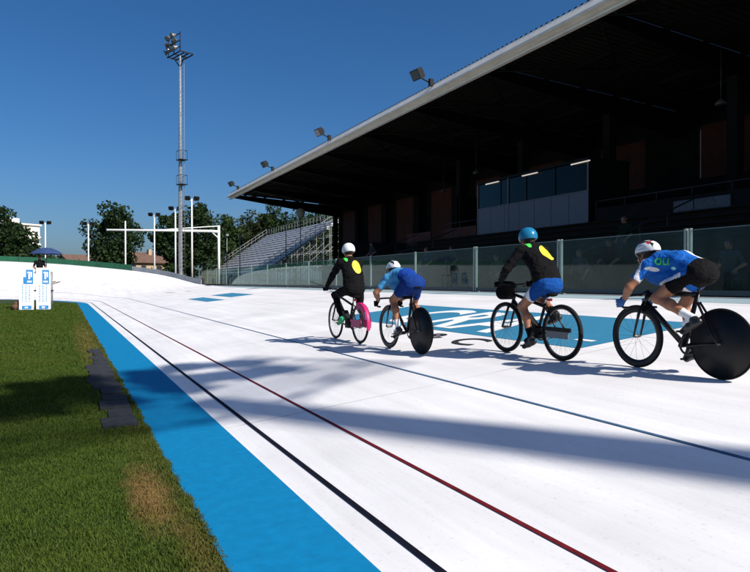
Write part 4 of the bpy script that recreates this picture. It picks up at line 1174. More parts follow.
def crankset(parent, bb, ang, cl=0.17, ringr=0.10, mat=None):
    """ang: direction of the LEFT crank in the y-z plane"""
    mat = mat or M_CARB
    L_ = vec(math.cos(ang), math.sin(ang))
    c = MB(); c.tube([(-0.07, bb[1], bb[2]), (0.07, bb[1], bb[2])], 0.018, 10)
    for s, sg in ((-1, 1), (1, -1)):
        c.tube([(0.072 * s, bb[1], bb[2]), (0.085 * s, bb[1] + sg * L_[0] * cl, bb[2] + sg * L_[1] * cl)], [0.016, 0.011], 8)
    c.lathe([(ringr - 0.02, 0.048), (ringr, 0.048), (ringr, 0.053), (ringr - 0.02, 0.053), (ringr - 0.02, 0.048)], (0, bb[1], bb[2]), 36, axis='X', smooth=False)
    for k in range(5):
        a = 2 * math.pi * k / 5; c.tube([(0.05, bb[1], bb[2]), (0.05, bb[1] + (ringr - 0.01) * math.cos(a), bb[2] + (ringr - 0.01) * math.sin(a))], 0.009, 6)
    c.build('crankset', mat, parent)
    out = []
    for s, sg in ((-1, 1), (1, -1)):
        q = vec(0.13 * s, bb[1] + sg * L_[0] * cl, bb[2] + sg * L_[1] * cl)
        MB().box(q, (0.09, 0.075, 0.018)).tube([(0.085 * s, q[1], q[2]), (0.175 * s, q[1], q[2])], 0.007, 6).build('pedal', M_DARKM, parent)
        out.append(q)
    return out
def chain(parent, bb, ry, rz_, r1, r2):
    c = MB(); pts = []
    for k in range(13): a = math.pi * (-0.5 + k / 12); pts.append((0.05, bb[1] + r1 * math.cos(a), bb[2] + r1 * math.sin(a)))
    for k in range(9): a = math.pi * (0.5 + k / 8); pts.append((0.05, ry + r2 * math.cos(a), rz_ + r2 * math.sin(a)))
    c.tube(pts, 0.0055, 5, closed=True); c.build('chain', M_BRAKE, parent)
    MB().lathe([(0.012, 0.048), (r2 + 0.003, 0.048), (r2 + 0.003, 0.053), (0.012, 0.053)], (0, ry, rz_), 18, axis='X').build('sprocket', M_BRAKE, parent)

def track_bike(label, loc, rz, ang):
    t = thing('track_bicycle', label, 'bicycle', loc, rz)
    r = 0.335; bb = vec(0, 0, 0.285); ra = -0.40; fa = 0.585
    wheel(t, ra, r, 'disc'); wheel(t, fa, r, 'deep')
    seatc = vec(0, -0.145, 0.80); ht = vec(0, 0.435, 0.80); hb_ = vec(0, 0.475, 0.685)
    f = MB()
    f.tube([bb, hb_ + (ht - hb_) * 0.15], [0.032, 0.030], 10, flat=0.62); f.tube([seatc, ht - vec(0, 0, 0.02)], [0.022, 0.026], 10, flat=0.7)
    f.tube([bb, seatc], [0.030, 0.024], 10, flat=0.6); f.tube([hb_, ht], 0.026, 10)
    for s in (-1, 1):
        f.tube([(0.03 * s, bb[1] - 0.02, bb[2]), (0.055 * s, ra + 0.1, r - 0.01), (0.062 * s, ra, r)], [0.015, 0.013, 0.012], 8)
        f.tube([(0.018 * s, seatc[1] - 0.01, seatc[2] - 0.08), (0.06 * s, ra + 0.05, r + 0.07), (0.062 * s, ra, r)], [0.012, 0.011, 0.011], 8)
    f.build('frame', M_CARB, t)
    MB().tube([tuple(seatc), (0, -0.185, 0.915)], 0.016, 8, flat=0.7).build('seat_post', M_CARB, t)
    fk = MB(); fk.tube([hb_ + vec(0, 0.0, 0.02), hb_ + vec(0, 0.012, -0.02)], 0.03, 8)
    for s in (-1, 1): fk.tube([tuple(hb_ + vec(0.02 * s, 0.01, 0)), (0.045 * s, 0.515, 0.60), (0.052 * s, fa, r)], [0.022, 0.021, 0.011], 8, flat=0.5)
    fk.build('fork', M_CARB, t)
    S = SDF(0.02); S.cone((0, -0.28, 0.945), (0, -0.20, 0.945), 0.055, 0.04, 0, (1.3, 1, 0.4)).cone((0, -0.20, 0.947), (0, -0.04, 0.942), 0.036, 0.018, 0, (1, 1, 0.8))
    v, q, _ = S.mesh(0.008); sd = link('saddle', np_mesh('saddle', v, q, M_BLACKC), t)
    MB().tube([(-0.02, -0.25, 0.925), (-0.02, -0.1, 0.918)], 0.004, 6).tube([(0.02, -0.25, 0.925), (0.02, -0.1, 0.918)], 0.004, 6).build('saddle_rail', M_BRAKE, sd)
    hbm = MB(); hbm.tube([ht + vec(0, 0, 0.015), (0, 0.535, 0.775)], [0.022, 0.018], 8)
    for s in (-1, 1):
        pts = [(0, 0.535, 0.775), (0.09 * s, 0.54, 0.775), (0.165 * s, 0.575, 0.768), (0.185 * s, 0.625, 0.745), (0.19 * s, 0.645, 0.705), (0.192 * s, 0.63, 0.665), (0.195 * s, 0.585, 0.645), (0.197 * s, 0.50, 0.645)]
        hbm.tube(pts, 0.0135, 8)
    hbm.build('handlebar', M_CARB, t)
    pd = crankset(t, bb, ang); chain(t, bb, ra, r, 0.098, 0.032)
    return t, pd
def pacer_bike(label, loc, rz, ang, guard, fendr, tyre_r=0.024, r=0.335, bag=True, frame=None, rim=None):
    t = thing('city_bicycle', label, 'bicycle', loc, rz)
    bb = vec(0, 0, 0.29); ra = -0.44; fa = 0.63
    wheel(t, ra, r, 'wire', tyre_r, rim or M_BRAKE, 1 if bag else 0); wheel(t, fa, r, 'wire', tyre_r, rim or M_BRAKE, 1 if bag else 0)
    fm = frame or M_CARB
    seatc = vec(0, -0.145, 0.66); ht = vec(0, 0.44, 0.80); hb_ = vec(0, 0.485, 0.665)
    f = MB(); f.tube([bb, hb_ + vec(0, -0.01, 0.03)], 0.024, 10); f.tube([seatc - vec(0, 0, 0.03), ht - vec(0, 0, 0.03)], 0.020, 10); f.tube([bb, seatc], 0.019, 10); f.tube([hb_, ht], 0.023, 10)
    for s in (-1, 1):
        f.tube([(0.03 * s, -0.02, 0.29), (0.06 * s, ra + 0.12, r - 0.01), (0.068 * s, ra, r)], 0.011, 8)
        f.tube([(0.02 * s, seatc[1] - 0.01, seatc[2] - 0.03), (0.055 * s, ra + 0.12, r + 0.16), (0.068 * s, ra, r)], 0.010, 8)
    f.build('frame', fm, t)
    MB().tube([tuple(seatc), (0, -0.185, 0.775)], 0.014, 8).build('seat_post', M_CHROME, t)
    fk = MB(); fk.tube([tuple(hb_), tuple(hb_ + vec(0, 0.01, -0.04))], 0.024, 8)
    for s in (-1, 1): fk.tube([tuple(hb_ + vec(0.0, 0.01, -0.03)), tuple(hb_ + vec(0.055 * s, 0.02, -0.05)), (0.065 * s, fa, r)], [0.018, 0.017, 0.013], 8)
    fk.build('fork', fm if not bag else M_DARKM, t)
    S = SDF(0.02); S.cone((0, -0.265, 0.785), (0, -0.20, 0.785), 0.062, 0.05, 0, (1.3, 1, 0.45)).cone((0, -0.20, 0.790), (0, -0.06, 0.785), 0.040, 0.022, 0, (1, 1, 0.7))
    v, q, _ = S.mesh(0.008); link('saddle', np_mesh('saddle', v, q, M_BLACKC), t)
    hbm = MB(); hbm.tube([tuple(ht), (0, 0.455, 0.86), (0, 0.50, 0.90)], 0.017, 8)
    for s in (-1, 1): hbm.tube([(0, 0.50, 0.90), (0.12 * s, 0.50, 0.905), (0.20 * s, 0.48, 0.915), (0.31 * s, 0.45, 0.915)], 0.012, 8)
    hb = hbm.build('handlebar', M_DARKM, t)
    for s in (-1, 1): MB().tube([(0.215 * s, 0.477, 0.915), (0.315 * s, 0.449, 0.915)], 0.016, 8).build('grip', M_BLACKC, hb)
    br = MB()
    for s in (-1, 1): br.tube([(0.19 * s, 0.49, 0.91), (0.20 * s, 0.535, 0.885), (0.28 * s, 0.515, 0.875)], 0.006, 6)
    br.tube([(0.19, 0.50, 0.91), (0.10, 0.60, 0.88), (0.0, 0.54, 0.74)], 0.004, 5); br.tube([(-0.19, 0.50, 0.91), (-0.10, 0.61, 0.87), (0.0, 0.54, 0.72)], 0.004, 5)
    br.build('brake_lever', M_DARKM, hb)
    if guard:       # flat guard from the crank to past the rear axle, both sides
        for s in ((-1, 1) if fendr else (-1,)):
            MB().span((s * 0.085 - 0.006, ra - 0.20, r - 0.065), (s * 0.085 + 0.006, ra + 0.17, r + 0.015)).build('wheel_guard', guard[0], t)
            MB().span((s * 0.085 - 0.010, ra - 0.24, r + 0.017), (s * 0.085 + 0.010, ra + 0.20, r + 0.065)).build('guard_rail', guard[1], t)
    if fendr:
        fd = MB(); n = 18; vs = []; fs = []
        for k in range(n + 1):
            a = R(-8) + R(112) * k / n + R(62)
            for (x, rr) in ((-0.035, r + 0.004), (-0.02, r + 0.018), (0.02, r + 0.018), (0.035, r + 0.004)):
                vs.append((x, ra + rr * math.cos(a + R(30)), r + rr * math.sin(a + R(30))))
        for k in range(n):
            for j in range(3): fs.append((k * 4 + j, k * 4 + j + 1, k * 4 + j + 5, k * 4 + j + 4))
        fd.add(vs, fs, 0, True); fd.build('fender', fendr, t)
        sk = MB()         # coat guard fan beside the wheel
        for s in (-1, 1):
            vs = [(s * 0.05, ra, r)]; m = 14
            for k in range(m + 1):
                a = R(78) + R(112) * k / m; vs.append((s * 0.045, ra + (r + 0.004) * math.cos(a), r + (r + 0.004) * math.sin(a)))
            for k in range(m + 1):
                a = R(78) + R(112) * k / m; vs.append((s * 0.045, ra + (r - 0.085) * math.cos(a), r + (r - 0.085) * math.sin(a)))
            sk.add(vs[1:], [(k, k + 1, m + 2 + k, m + 1 + k) for k in range(m)])
        sk.build('coat_guard', fendr, t)
    if bag:
        S = SDF(0.05); S.cone((-0.07, 0.63, 0.80), (0.07, 0.63, 0.80), 0.085, None, 0, (1, 0.9, 1.15)); S.cone((-0.07, 0.60, 0.89), (0.07, 0.60, 0.89), 0.06, None, 0)
        v, q, _ = S.mesh(0.011); bg_ = link('handlebar_bag', np_mesh('handlebar_bag', v, q, M_BLACKC), t)
    pd = crankset(t, bb, ang, 0.17, 0.09, M_BRAKE); chain(t, bb, ra, r, 0.088, 0.035)
    # chain-side derailleur / motor lump and rear reflector
    MB().box((0, -0.235, 0.72), (0.05, 0.02, 0.035)).box((0, -0.205, 0.72), (0.02, 0.05, 0.02)).build('reflector', pm('red reflector', (0.4, 0.02, 0.02), 0.3), t)
    MB().box((0.0, 0.0, 0.30), (0.11, 0.15, 0.13)).box((0.0, 0.11, 0.42), (0.08, 0.10, 0.24), 0, Matrix.Rotation(R(-50), 3, 'X')).build('motor', M_DARKM, t)
    return t, pd

def ground_z(x): return max(0, x - XI - 0.65) / 9.85 * 1.083 + 0.005
def bike_at(u, dep, back=-0.40):
    """place so that the rear wheel's contact is in pixel column u at the given depth"""
    p = at_depth(u, 282, dep); y = p.y - back
    return (p.x, y, ground_z(p.x))
def leg_joints(P, pd, hip, splay=0.0, toe_down=0.0, th=0.43, sk=0.43):
    for s, sd_, q in ((-1, 'L', pd[0]), (1, 'R', pd[1])):
        an = q + vec(-0.018 * s * 0, -0.115, 0.105 + toe_down)
        toe = q + vec(0.0, 0.06, 0.035)
        hj = hip + vec(0.088 * s, 0, -0.02)
        P['ankle' + sd_] = an; P['toe' + sd_] = toe
        P['knee' + sd_] = ik(hj, an, th, sk, vec(s * splay, 1.0, 0.35))

TAGS = dict(torso=0, pelvis=1, thigh=1, thigh2=2, shank=2, sock=3, upperarm=0, upperarm2=2, forearm=2, hand=4, head=2, neck=2, hair=5, eye=6, lip=2)

def racer(label, u, dep, ang, jersey, shorts, glove, sock, hmats, wild, paint, emblem, bike_label, dx=0):
    loc = bike_at(u, dep)
    t, pd = track_bike(bike_label, loc, 0, ang)
    P = {}
    hip = vec(0, -0.145, 1.03)
    P['hip'] = hip; P['spine'] = vec(0, 0.03, 1.115); P['chest'] = vec(0, 0.235, 1.115); P['neck'] = vec(0, 0.365, 1.125); P['head'] = vec(0, 0.455, 1.195)
    P['tilt'] = R(-8); P['buttock'] = vec(0, -0.05, -0.03); P['belly'] = vec(0, 0.07, -0.10)
    leg_joints(P, pd, hip, 0.10, 0.03)
    for s, sd_ in ((-1, 'L'), (1, 'R')):
        sh = vec(0.175 * s, 0.295, 1.085); P['shoulder' + sd_] = sh
        g = vec(0.19 * s, 0.640, 0.690); P['grip' + sd_] = g
        P['gripaxis' + sd_] = vec(0, 0.15, 1.0)
        wr = vec(0.192 * s, 0.575, 0.742); P['wrist' + sd_] = wr; P['gripsgn' + sd_] = s
        P['elbow' + sd_] = ik(sh, wr, 0.285, 0.245, vec(s * 1.0, -0.5, -0.1))
    P['paint'] = paint
    o = person(label, None, P, [jersey, shorts, M_SKIN, sock, glove, M_HAIR, M_EYE, pm('white cloth', (0.72, 0.72, 0.74), 0.7, bump=0.5, bscale=20), pm('sky blue cloth', (0.07, 0.28, 0.52), 0.8, spec=0.1, noise=0.1, bump=0.5, bscale=20)], TAGS, loc, 0, 0.0095,
               helmet_race(hmats, wild), pm('black cycling shoe', (0.012, 0.012, 0.013), 0.35), emblem)
    return o

M_ROYAL = pm('royal blue jersey', (0.005, 0.105, 0.42), 0.7, spec=0.2, noise=0.10, bump=0.9, bscale=13)
M_NAVYB = pm('deep blue cloth', (0.008, 0.045, 0.25), 0.85, spec=0.1, noise=0.12, bump=0.8, bscale=14)
M_HWHITE = pm('white helmet shell', (0.75, 0.75, 0.75), 0.3, noise=0.05)
M_HBLACK = pm('black helmet shell', (0.012, 0.012, 0.014), 0.35)
M_HRED = pm('red helmet stripe', (0.4, 0.03, 0.03), 0.35)
M_GREENP = pm('green print', (0.05, 0.55, 0.06), 0.6)
M_YELLOW = pm('yellow print', (0.85, 0.66, 0.03), 0.6, noise=0.05)
M_SOCKW = pm('white sock', (0.7, 0.7, 0.7), 0.85, noise=0.05)

# rider in the royal blue jersey, last of the line
def paint4(C, ft):
    m = ft.copy()
    j = (ft == 0)
    hem = 0.985 - 0.36 * (C[:, 1] + 0.15)
    m[(ft == 1) & (C[:, 2] > hem) & (C[:, 1] > -0.16) & (C[:, 1] < 0.17)] = 0
    j = (m == 0)
    m[j & (C[:, 2] < hem + 0.045) & (C[:, 1] < 0.22) & (C[:, 1] > -0.10)] = 7     # white hem panel above the shorts
    m[j & (C[:, 0] > -0.01) & (C[:, 2] > 1.10) & (C[:, 1] < 0.18) & (C[:, 1] > -0.20)] = 7     # white flank panel, widened to paint in the sun glare on the back
    m[j & (np.abs(C[:, 1] - 0.33) < 0.022) & (C[:, 0] < -0.15)] = 7             # white flash on the shoulder
    m[j & (C[:, 1] < -0.17) & (m == 0)] = 1
    return m
def emb4(o):
    pts, fs = text_grid('OLI', 0.092, 0.003)
    project(o, pts, fs, (-0.2, 0.13, 1.135), (0, -1, 0), (0.35, 0, 0.94), (1, 0, -0.35), M_GREENP, 'jersey_print')
    pts, fs = ellipse_grid(0.032, 0.014, 4, 14)
    project(o, pts, fs, (-0.2, 0.015, 1.06), (0, -1, 0), (0.2, 0, 0.98), (1, 0, -0.2), pm('pale cyan print', (0.25, 0.7, 0.75), 0.6), 'jersey_print')
    pts, fs = ellipse_grid(0.05, 0.022, 4, 14)
    project(o, pts, fs, (-0.2, 0.225, 1.045), (0, -1, 0), (0.1, 0.2, 0.97), (1, 0, -0.1), pm('white cloth', (0.72, 0.72, 0.74)), 'jersey_print')
racer('cyclist crouched in royal blue jersey and black shorts with green chest letters', 722, 5.98, R(118), M_ROYAL, M_BLACKC, pm('blue glove', (0.03, 0.12, 0.35), 0.7), M_SOCKW, [M_HWHITE, M_HBLACK, M_HRED], 1, paint4, emb4,
      'black track bicycle with solid disc rear wheel under the royal blue rider')
# rider in the two-tone blue kit behind the pink-guarded bicycle
def paint2(C, ft):
    m = ft.copy(); j = (ft == 0)
    m[j & (C[:, 0] < -0.02) & (C[:, 1] > 0.02)] = 8
    m[j & (C[:, 1] < -0.13) & (C[:, 2] < 1.06)] = 1
    m[j & (C[:, 0] > 0.02) & (C[:, 1] > 0.27) & (C[:, 2] > 1.13)] = 7
    return m
racer('cyclist crouched in pale and deep blue kit with white and black helmet', 421, 9.05, R(-25), M_NAVYB, pm('navy shorts', (0.008, 0.035, 0.18), 0.85, spec=0.1, noise=0.1, bump=0.6, bscale=14), M_BLACKC, M_SOCKW, [M_HWHITE, M_HBLACK, M_HBLACK], 1, paint2, None,
      'black track bicycle with solid disc rear wheel under the pale blue rider')

def pacer(label, u, dep, ang, shoulder, head, hmat, htrim, mats, tags, shoe, bike_args, splay, sp=None, paint=None, lean_emb=0.0):
    loc = bike_at(u, dep, -0.44)
    t, pd = pacer_bike(*bike_args[:1], loc, 0, ang, *bike_args[1:])
    P = {}
    hip = vec(0, -0.19, 0.925)
    ch = vec(0, shoulder[0] - 0.02, shoulder[1] - 0.06)
    P['hip'] = hip; P['chest'] = ch; P['spine'] = (hip + ch) / 2 + vec(0, -0.045, 0.02)
    P['neck'] = vec(0, shoulder[0] + 0.035, shoulder[1] + 0.055); P['head'] = vec(0, head[0], head[1]); P['tilt'] = R(-6)
    P['buttock'] = vec(0, -0.03, -0.03); P['loose'] = 0.016
    leg_joints(P, pd, hip, splay, 0.0, 0.415, 0.42)
    for s, sd_ in ((-1, 'L'), (1, 'R')):
        sh = vec(0.18 * s, shoulder[0], shoulder[1] - 0.03); P['shoulder' + sd_] = sh
        g = vec(0.265 * s, 0.463, 0.915); P['grip' + sd_] = g; P['gripaxis' + sd_] = vec(-s, 0.28, 0); P['gripsgn' + sd_] = -s
        wr = g + vec(0.0, -0.075, 0.045); P['wrist' + sd_] = wr
        P['elbow' + sd_] = ik(sh, wr, 0.30, 0.27, vec(s * 0.9, -0.4, -0.5))
    if paint: P['paint'] = paint
    bx = (ch - hip) / np.linalg.norm(ch - hip); nrm = vec(0, bx[2], -bx[1])
    def emb(o):
        c = hip + (ch - hip) * 0.74
        pts, fs = ellipse_grid(0.080, 0.132)
        project(o, pts, fs, tuple(c + vec(0.035, 0, 0)), (1, 0, 0), tuple(bx), tuple(nrm), M_YELLOW, 'back_emblem', 0.010)
        pts, fs = text_grid('I', 0.16, 0.0)
        project(o, pts, fs, tuple(c + vec(0.035, 0, 0)), (1, 0, 0), tuple(bx), tuple(nrm), pm('ochre print', (0.55, 0.42, 0.03), 0.6), 'back_emblem', 0.013)
        pts, fs = ellipse_grid(0.030, 0.052, 5, 14)
        project(o, pts, fs, tuple(hip + (ch - hip) * 1.13 + vec(-0.115, 0, 0)), (0.94, 0, -0.34), tuple(bx), tuple(nrm), M_GREENP, 'shoulder_emblem', 0.009)
    return person(label, None, P, mats, tags, loc, 0, 0.0095, helmet_round(hmat, htrim), shoe, emb)
M_BLUESH = pm('bright blue shorts', (0.006, 0.060, 0.25), 0.85, spec=0.1, noise=0.1, bump=0.6, bscale=14)
def paint3(C, ft):
    m = ft.copy(); j = (ft == 1)
    m[j & (C[:, 0] < -0.105) & (C[:, 1] > -0.07) & (C[:, 1] < 0.15)] = 7
    m[(ft == 0) & (C[:, 2] < 0.875)] = 1
    return m
mats3 = [M_BLACKC, M_BLUESH, M_SKIN, M_BLACKC, M_BLACKC, M_HAIR, M_EYE, pm('white cloth', (0.72, 0.72, 0.74))]
tg3 = dict(TAGS, upperarm2=0, forearm=0)
pacer('rider in black jacket with yellow oval, blue shorts and teal helmet', 562, 7.62, R(-62), (0.10, 1.355), (0.185, 1.475), pm('teal helmet shell', (0.012, 0.17, 0.32), 0.25, noise=0.05), M_HBLACK, mats3, tg3, pm('black shoe', (0.012, 0.012, 0.013), 0.5),
      ('black knobbly-tyred bicycle with grey guard beside its rear wheel and handlebar bag', (pm('pale grey guard plate', (0.16, 0.16, 0.17), 0.5, noise=0.1), M_DARKM), None), 0.12, paint=paint3)
mats1 = [M_BLACKC, pm('black trousers', (0.004, 0.004, 0.0045), 0.85, spec=0.12, noise=0.3, bump=0.6, bscale=18), M_SKIN, pm('black trousers', (0.01, 0.01, 0.012)), M_BLACKC, M_HAIR, M_EYE, M_BLACKC]
tg1 = dict(TAGS, upperarm2=0, forearm=0, thigh2=1, shank=1, sock=1)
M_PINK = pm('magenta plastic guard', (0.52, 0.012, 0.13), 0.45, noise=0.1)
pacer('rider in black jacket and trousers with yellow oval, white helmet and green shoes', 360, 10.75, R(8), (-0.01, 1.395), (0.045, 1.555), M_HWHITE, pm('helmet rim grey', (0.5, 0.5, 0.5)), mats1, tg1, pm('green shoe', (0.03, 0.35, 0.14), 0.5, noise=0.1),
      ('city bicycle with magenta guard around its rear wheel', (M_PINK, M_PINK), M_PINK, 0.018, 0.335, False, M_DARKM, M_BRAKE), 0.34)

# ------------------------------------------------------------------ bystanders
def bystander(label, loc, rz, top, legs, hairc, seed, sit=False, hat=None, scale=1.0):
    r = random.Random(seed)
    P = {}
    z0 = 0.45 if sit else 0.92
    hip = vec(0, 0, z0 + 0.02)
    P['hip'] = hip; P['spine'] = hip + vec(0, 0.02, 0.25); P['chest'] = hip + vec(0, 0.01, 0.42); P['neck'] = hip + vec(0, 0.02, 0.565); P['head'] = hip + vec(0, 0.045, 0.69)
    P['buttock'] = vec(0, -0.03, -0.03)
    for s, sd_ in ((-1, 'L'), (1, 'R')):
        if sit:
            an = vec(0.12 * s, 0.40, 0.09); hint = vec(0, 0.5, 1)
        else:
            an = vec(0.11 * s, r.uniform(-0.08, 0.08), 0.085); hint = vec(0, 1, 0)
        P['ankle' + sd_] = an; P['toe' + sd_] = an + vec(0.02 * s, 0.13, -0.05)
        P['knee' + sd_] = ik(hip + vec(0.088 * s, 0, -0.02), an, 0.43, 0.42, hint)
        sh = hip + vec(0.185 * s, 0, 0.48); P['shoulder' + sd_] = sh
        wr = hip + vec(0.24 * s, r.uniform(0.1, 0.3), r.uniform(-0.02, 0.12)); P['wrist' + sd_] = wr
        P['elbow' + sd_] = ik(sh, wr, 0.29, 0.26, vec(s * 0.5, -1, 0))
        P['grip' + sd_] = wr + vec(0, 0.05, -0.06); P['gripaxis' + sd_] = vec(1, 0, 0)
    tg = dict(TAGS, upperarm2=0, thigh2=1, shank=1, sock=1, hand=2)
    o = person(label, 'people watching from behind the glass barrier' if loc[0] > 5 else None, P, [top, legs, M_SKIN, legs, M_SKIN, hairc, M_EYE], tg, loc, rz, 0.018, None, M_BLACKC, None)
    return o
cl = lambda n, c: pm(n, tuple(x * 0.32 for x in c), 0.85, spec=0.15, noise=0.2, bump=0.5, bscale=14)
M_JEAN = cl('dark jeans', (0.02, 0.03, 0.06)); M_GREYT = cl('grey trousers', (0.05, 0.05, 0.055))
gz = 1.06
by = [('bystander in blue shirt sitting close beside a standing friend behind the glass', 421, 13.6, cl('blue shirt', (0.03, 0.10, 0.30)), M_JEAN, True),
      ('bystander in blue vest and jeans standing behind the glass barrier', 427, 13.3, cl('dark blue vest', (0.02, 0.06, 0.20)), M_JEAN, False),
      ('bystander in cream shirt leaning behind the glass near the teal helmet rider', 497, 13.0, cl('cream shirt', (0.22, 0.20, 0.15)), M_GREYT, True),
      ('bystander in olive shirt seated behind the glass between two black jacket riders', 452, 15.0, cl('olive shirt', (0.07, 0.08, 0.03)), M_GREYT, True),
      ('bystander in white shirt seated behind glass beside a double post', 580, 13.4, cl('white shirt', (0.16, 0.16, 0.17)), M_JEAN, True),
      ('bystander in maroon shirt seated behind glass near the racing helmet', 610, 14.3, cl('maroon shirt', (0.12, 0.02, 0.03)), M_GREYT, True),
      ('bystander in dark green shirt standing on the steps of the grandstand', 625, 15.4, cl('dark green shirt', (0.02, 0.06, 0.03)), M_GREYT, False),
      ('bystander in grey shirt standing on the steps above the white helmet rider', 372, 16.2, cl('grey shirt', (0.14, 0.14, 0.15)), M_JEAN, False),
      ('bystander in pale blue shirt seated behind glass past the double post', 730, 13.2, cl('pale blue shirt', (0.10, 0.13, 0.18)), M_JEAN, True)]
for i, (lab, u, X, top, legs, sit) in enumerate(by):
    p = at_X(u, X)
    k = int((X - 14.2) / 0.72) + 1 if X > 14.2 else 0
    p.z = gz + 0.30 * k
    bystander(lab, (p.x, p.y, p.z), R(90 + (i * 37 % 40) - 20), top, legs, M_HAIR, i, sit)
    if sit and X < 14.2:
        s = thing('plastic_chair', 'dark plastic chair under the ' + lab.split(' in ')[1].split(' ')[0] + ' ' + lab.split(' in ')[1].split(' ')[1] + ' bystander', 'chair', (p.x, p.y, p.z), R(90))
        MB().box((0, 0.0, 0.375), (0.42, 0.42, 0.03)).build('seat', M_DARKM, s); MB().box((0, -0.2, 0.62), (0.42, 0.03, 0.42)).build('backrest', M_DARKM, s)
        for (x, y) in ((-0.19, -0.19), (0.19, -0.19), (-0.19, 0.19), (0.19, 0.19)): MB().tube([(x, y, 0), (x, y, 0.36)], 0.018, 6).build('leg', M_DARKM, s)

# ------------------------------------------------------------------ judges' post with umbrella and banners on the far grass
J = at_depth(38, 282, 31.5); J.z = 0
jp = thing('podium', 'small raised judges platform hidden behind the two white banners', 'podium', (J.x, J.y + 0.7, 0), R(4))
MB().box((0, 0, 0.95), (1.3, 1.0, 0.06)).build('deck', M_DARKM, jp)
for (x, y) in ((-0.6, -0.45), (0.6, -0.45), (-0.6, 0.45), (0.6, 0.45)): MB().tube([(x, y, 0), (x, y, 1.9)], 0.025, 6).build('leg', M_GALV, jp)
MB().tube([(-0.6, -0.45, 1.85), (0.6, -0.45, 1.85), (0.6, 0.45, 1.85), (-0.6, 0.45, 1.85)], 0.02, 6, closed=True).build('guard_rail', M_GALV, jp)
bystander('person in dark clothes standing on the podium under the blue umbrella', (J.x + 0.05, J.y + 0.65, 0.98), R(-160), cl('black shirt', (0.012, 0.012, 0.016)), M_GREYT, M_HAIR, 55)
um = thing('umbrella', 'dark blue parasol open above the podium', 'umbrella', (J.x + 0.35, J.y + 0.95, 0), 0)
MB().tube([(0, 0, 0), (0, 0, 3.05)], 0.02, 8).build('pole', M_GALV, um)
mb = MB(); n = 8; vs = [(0, 0, 3.13)]; fs = []
for ring, (rr, zz) in enumerate(((0.32, 3.07), (0.58, 2.95), (0.79, 2.78))):
    for k in range(n * 2):
        a = math.pi * k / n; q = rr * (1.0 if k % 2 == 0 else 0.95); vs.append((q * math.cos(a), q * math.sin(a), zz + (0.0 if k % 2 == 0 else 0.015 * ring)))
m = n * 2
for k in range(m): fs.append((0, 1 + k, 1 + (k + 1) % m))
for r_ in range(2):
    for k in range(m): fs.append((1 + r_ * m + k, 1 + (r_ + 1) * m + k, 1 + (r_ + 1) * m + (k + 1) % m, 1 + r_ * m + (k + 1) % m))
mb.add(vs, fs, 0, False); mb.build('canopy', pm('navy parasol cloth', (0.015, 0.04, 0.13), 0.8, noise=0.15), um)
rb = MB()
for k in range(n):
    a = 2 * math.pi * k / n; rb.tube([(0, 0, 3.1), (0.57 * math.cos(a), 0.57 * math.sin(a), 2.935), (0.78 * math.cos(a), 0.78 * math.sin(a), 2.77)], 0.006, 4)
rb.build('ribs', M_GALV, um)
M_BAN = pm('white banner vinyl', (0.74, 0.74, 0.74), 0.5, noise=0.04); M_BANB = pm('banner blue print', (0.02, 0.20, 0.48), 0.5, noise=0.15, nscale=9); M_BANT = pm('banner grey print', (0.20, 0.36, 0.52), 0.5)
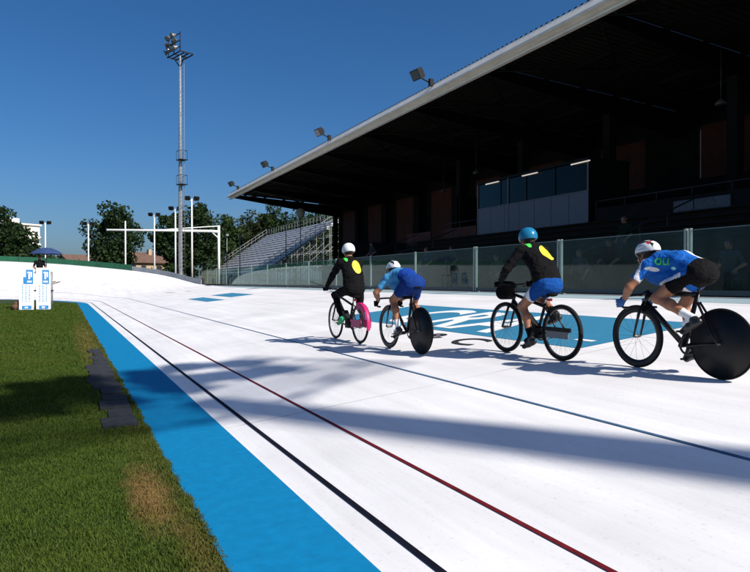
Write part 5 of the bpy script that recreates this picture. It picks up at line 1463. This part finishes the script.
def banner(x, slant, label):
    t = thing('banner', label, 'banner', (J.x + x, J.y, 0), R(4))
    b = MB(); zt = 2.08
    vs = [(-0.32, -0.01, 0.03), (0.32, -0.01, 0.03), (0.32, -0.01, zt)] + ([(0.02, -0.01, zt - 0.02), (-0.20, -0.01, zt - 0.30), (-0.32, -0.01, zt - 0.8)] if slant else [(-0.32, -0.01, zt)])
    nn = len(vs); vs += [(a, 0.01, c) for a, _, c in vs]
    b.add(vs, [tuple(range(nn)), tuple(range(2 * nn - 1, nn - 1, -1))] + [(k, k + nn, (k + 1) % nn + nn, (k + 1) % nn) for k in range(nn)])
    b.build('panel', M_BAN, t)
    MB().box((0, 0, 0.015), (0.7, 0.3, 0.03)).tube([(0, 0.03, 0.03), (0, 0.03, zt - 0.4)], 0.012, 6).build('base', M_GALV, t)
    pr = MB(); x0 = 0.0 if slant else -0.04
    pr.span((x0 - 0.02, -0.016, 1.28), (x0 + 0.29, -0.012, 1.98))
    if slant: pr.span((x0 - 0.14, -0.016, 1.28), (x0 - 0.021, -0.012, 1.62))
    pr.build('printed_block', M_BANB, t)
    MB().span((-0.2, -0.016, 0.05), (0.22, -0.012, 0.22)).build('printed_block', M_BANB, t)
    for (a, c, d_, e) in ((0.03, 1.36, 0.20, 0.08), (0.08, 1.52, 0.08, 0.30), (0.18, 1.62, 0.06, 0.25), (0.03, 1.82, 0.14, 0.06)): MB().span((x0 + a, -0.020, c), (x0 + a + d_, -0.017, c + e)).build('printed_mark', M_BAN, t)
    MB().span((-0.08, -0.020, 0.10), (0.06, -0.017, 0.17)).build('printed_mark', M_BAN, t)
    g = MB(); rr = random.Random(3 if slant else 4)
    for c_ in range(3):
        xx = -0.20 + 0.15 * c_; z = 0.40
        while z < 1.22:
            h_ = rr.uniform(0.03, 0.10); g.span((xx, -0.016, z), (xx + 0.055, -0.012, z + h_)); z += h_ + rr.uniform(0.02, 0.05)
    g.build('printed_lettering', M_BANT, t)['kind'] = 'stuff'
banner(-0.50, True, 'white banner with curved top corner and blue print before the podium')
banner(0.24, False, 'rectangular white banner with blue print before the podium')
bagp = at_depth(17.5, 282, 31.3)
S = SDF(0.04); S.cone((-0.1, 0, 0.16), (0.1, 0, 0.16), 0.15, None, 0, (1, 0.8, 1)); S.cone((-0.06, 0, 0.33), (0.08, 0, 0.33), 0.10, 0.08, 0)
V, F, _ = S.mesh(0.02); bo = link('sports_bag', np_mesh('sports_bag', V, F, pm('brown bag cloth', (0.12, 0.055, 0.03), 0.8, noise=0.3)), None, (bagp.x, bagp.y, 0.0))
tag(bo, 'slouched brown bag on the grass beside the curved banner', 'bag')
MB().tube([(-0.09, 0, 0.38), (-0.05, 0, 0.50), (0.06, 0, 0.50), (0.10, 0, 0.38)], 0.012, 6).build('handle', M_BLACKC, bo)
ps = at_depth(15.5, 282, 31.2)
po = MB().tube([(0, 0, 0.0), (0.46, 0.12, 1.5)], 0.018, 6).tube([(-0.02, -0.005, -0.0), (0.02, 0.005, 0.16)], 0.026, 6).build('leaning_pole', pm('reddish wood pole', (0.25, 0.10, 0.06), 0.6, noise=0.2), None, (ps.x, ps.y, 0))
tag(po, 'thin reddish pole leaning against the curved banner', 'pole')
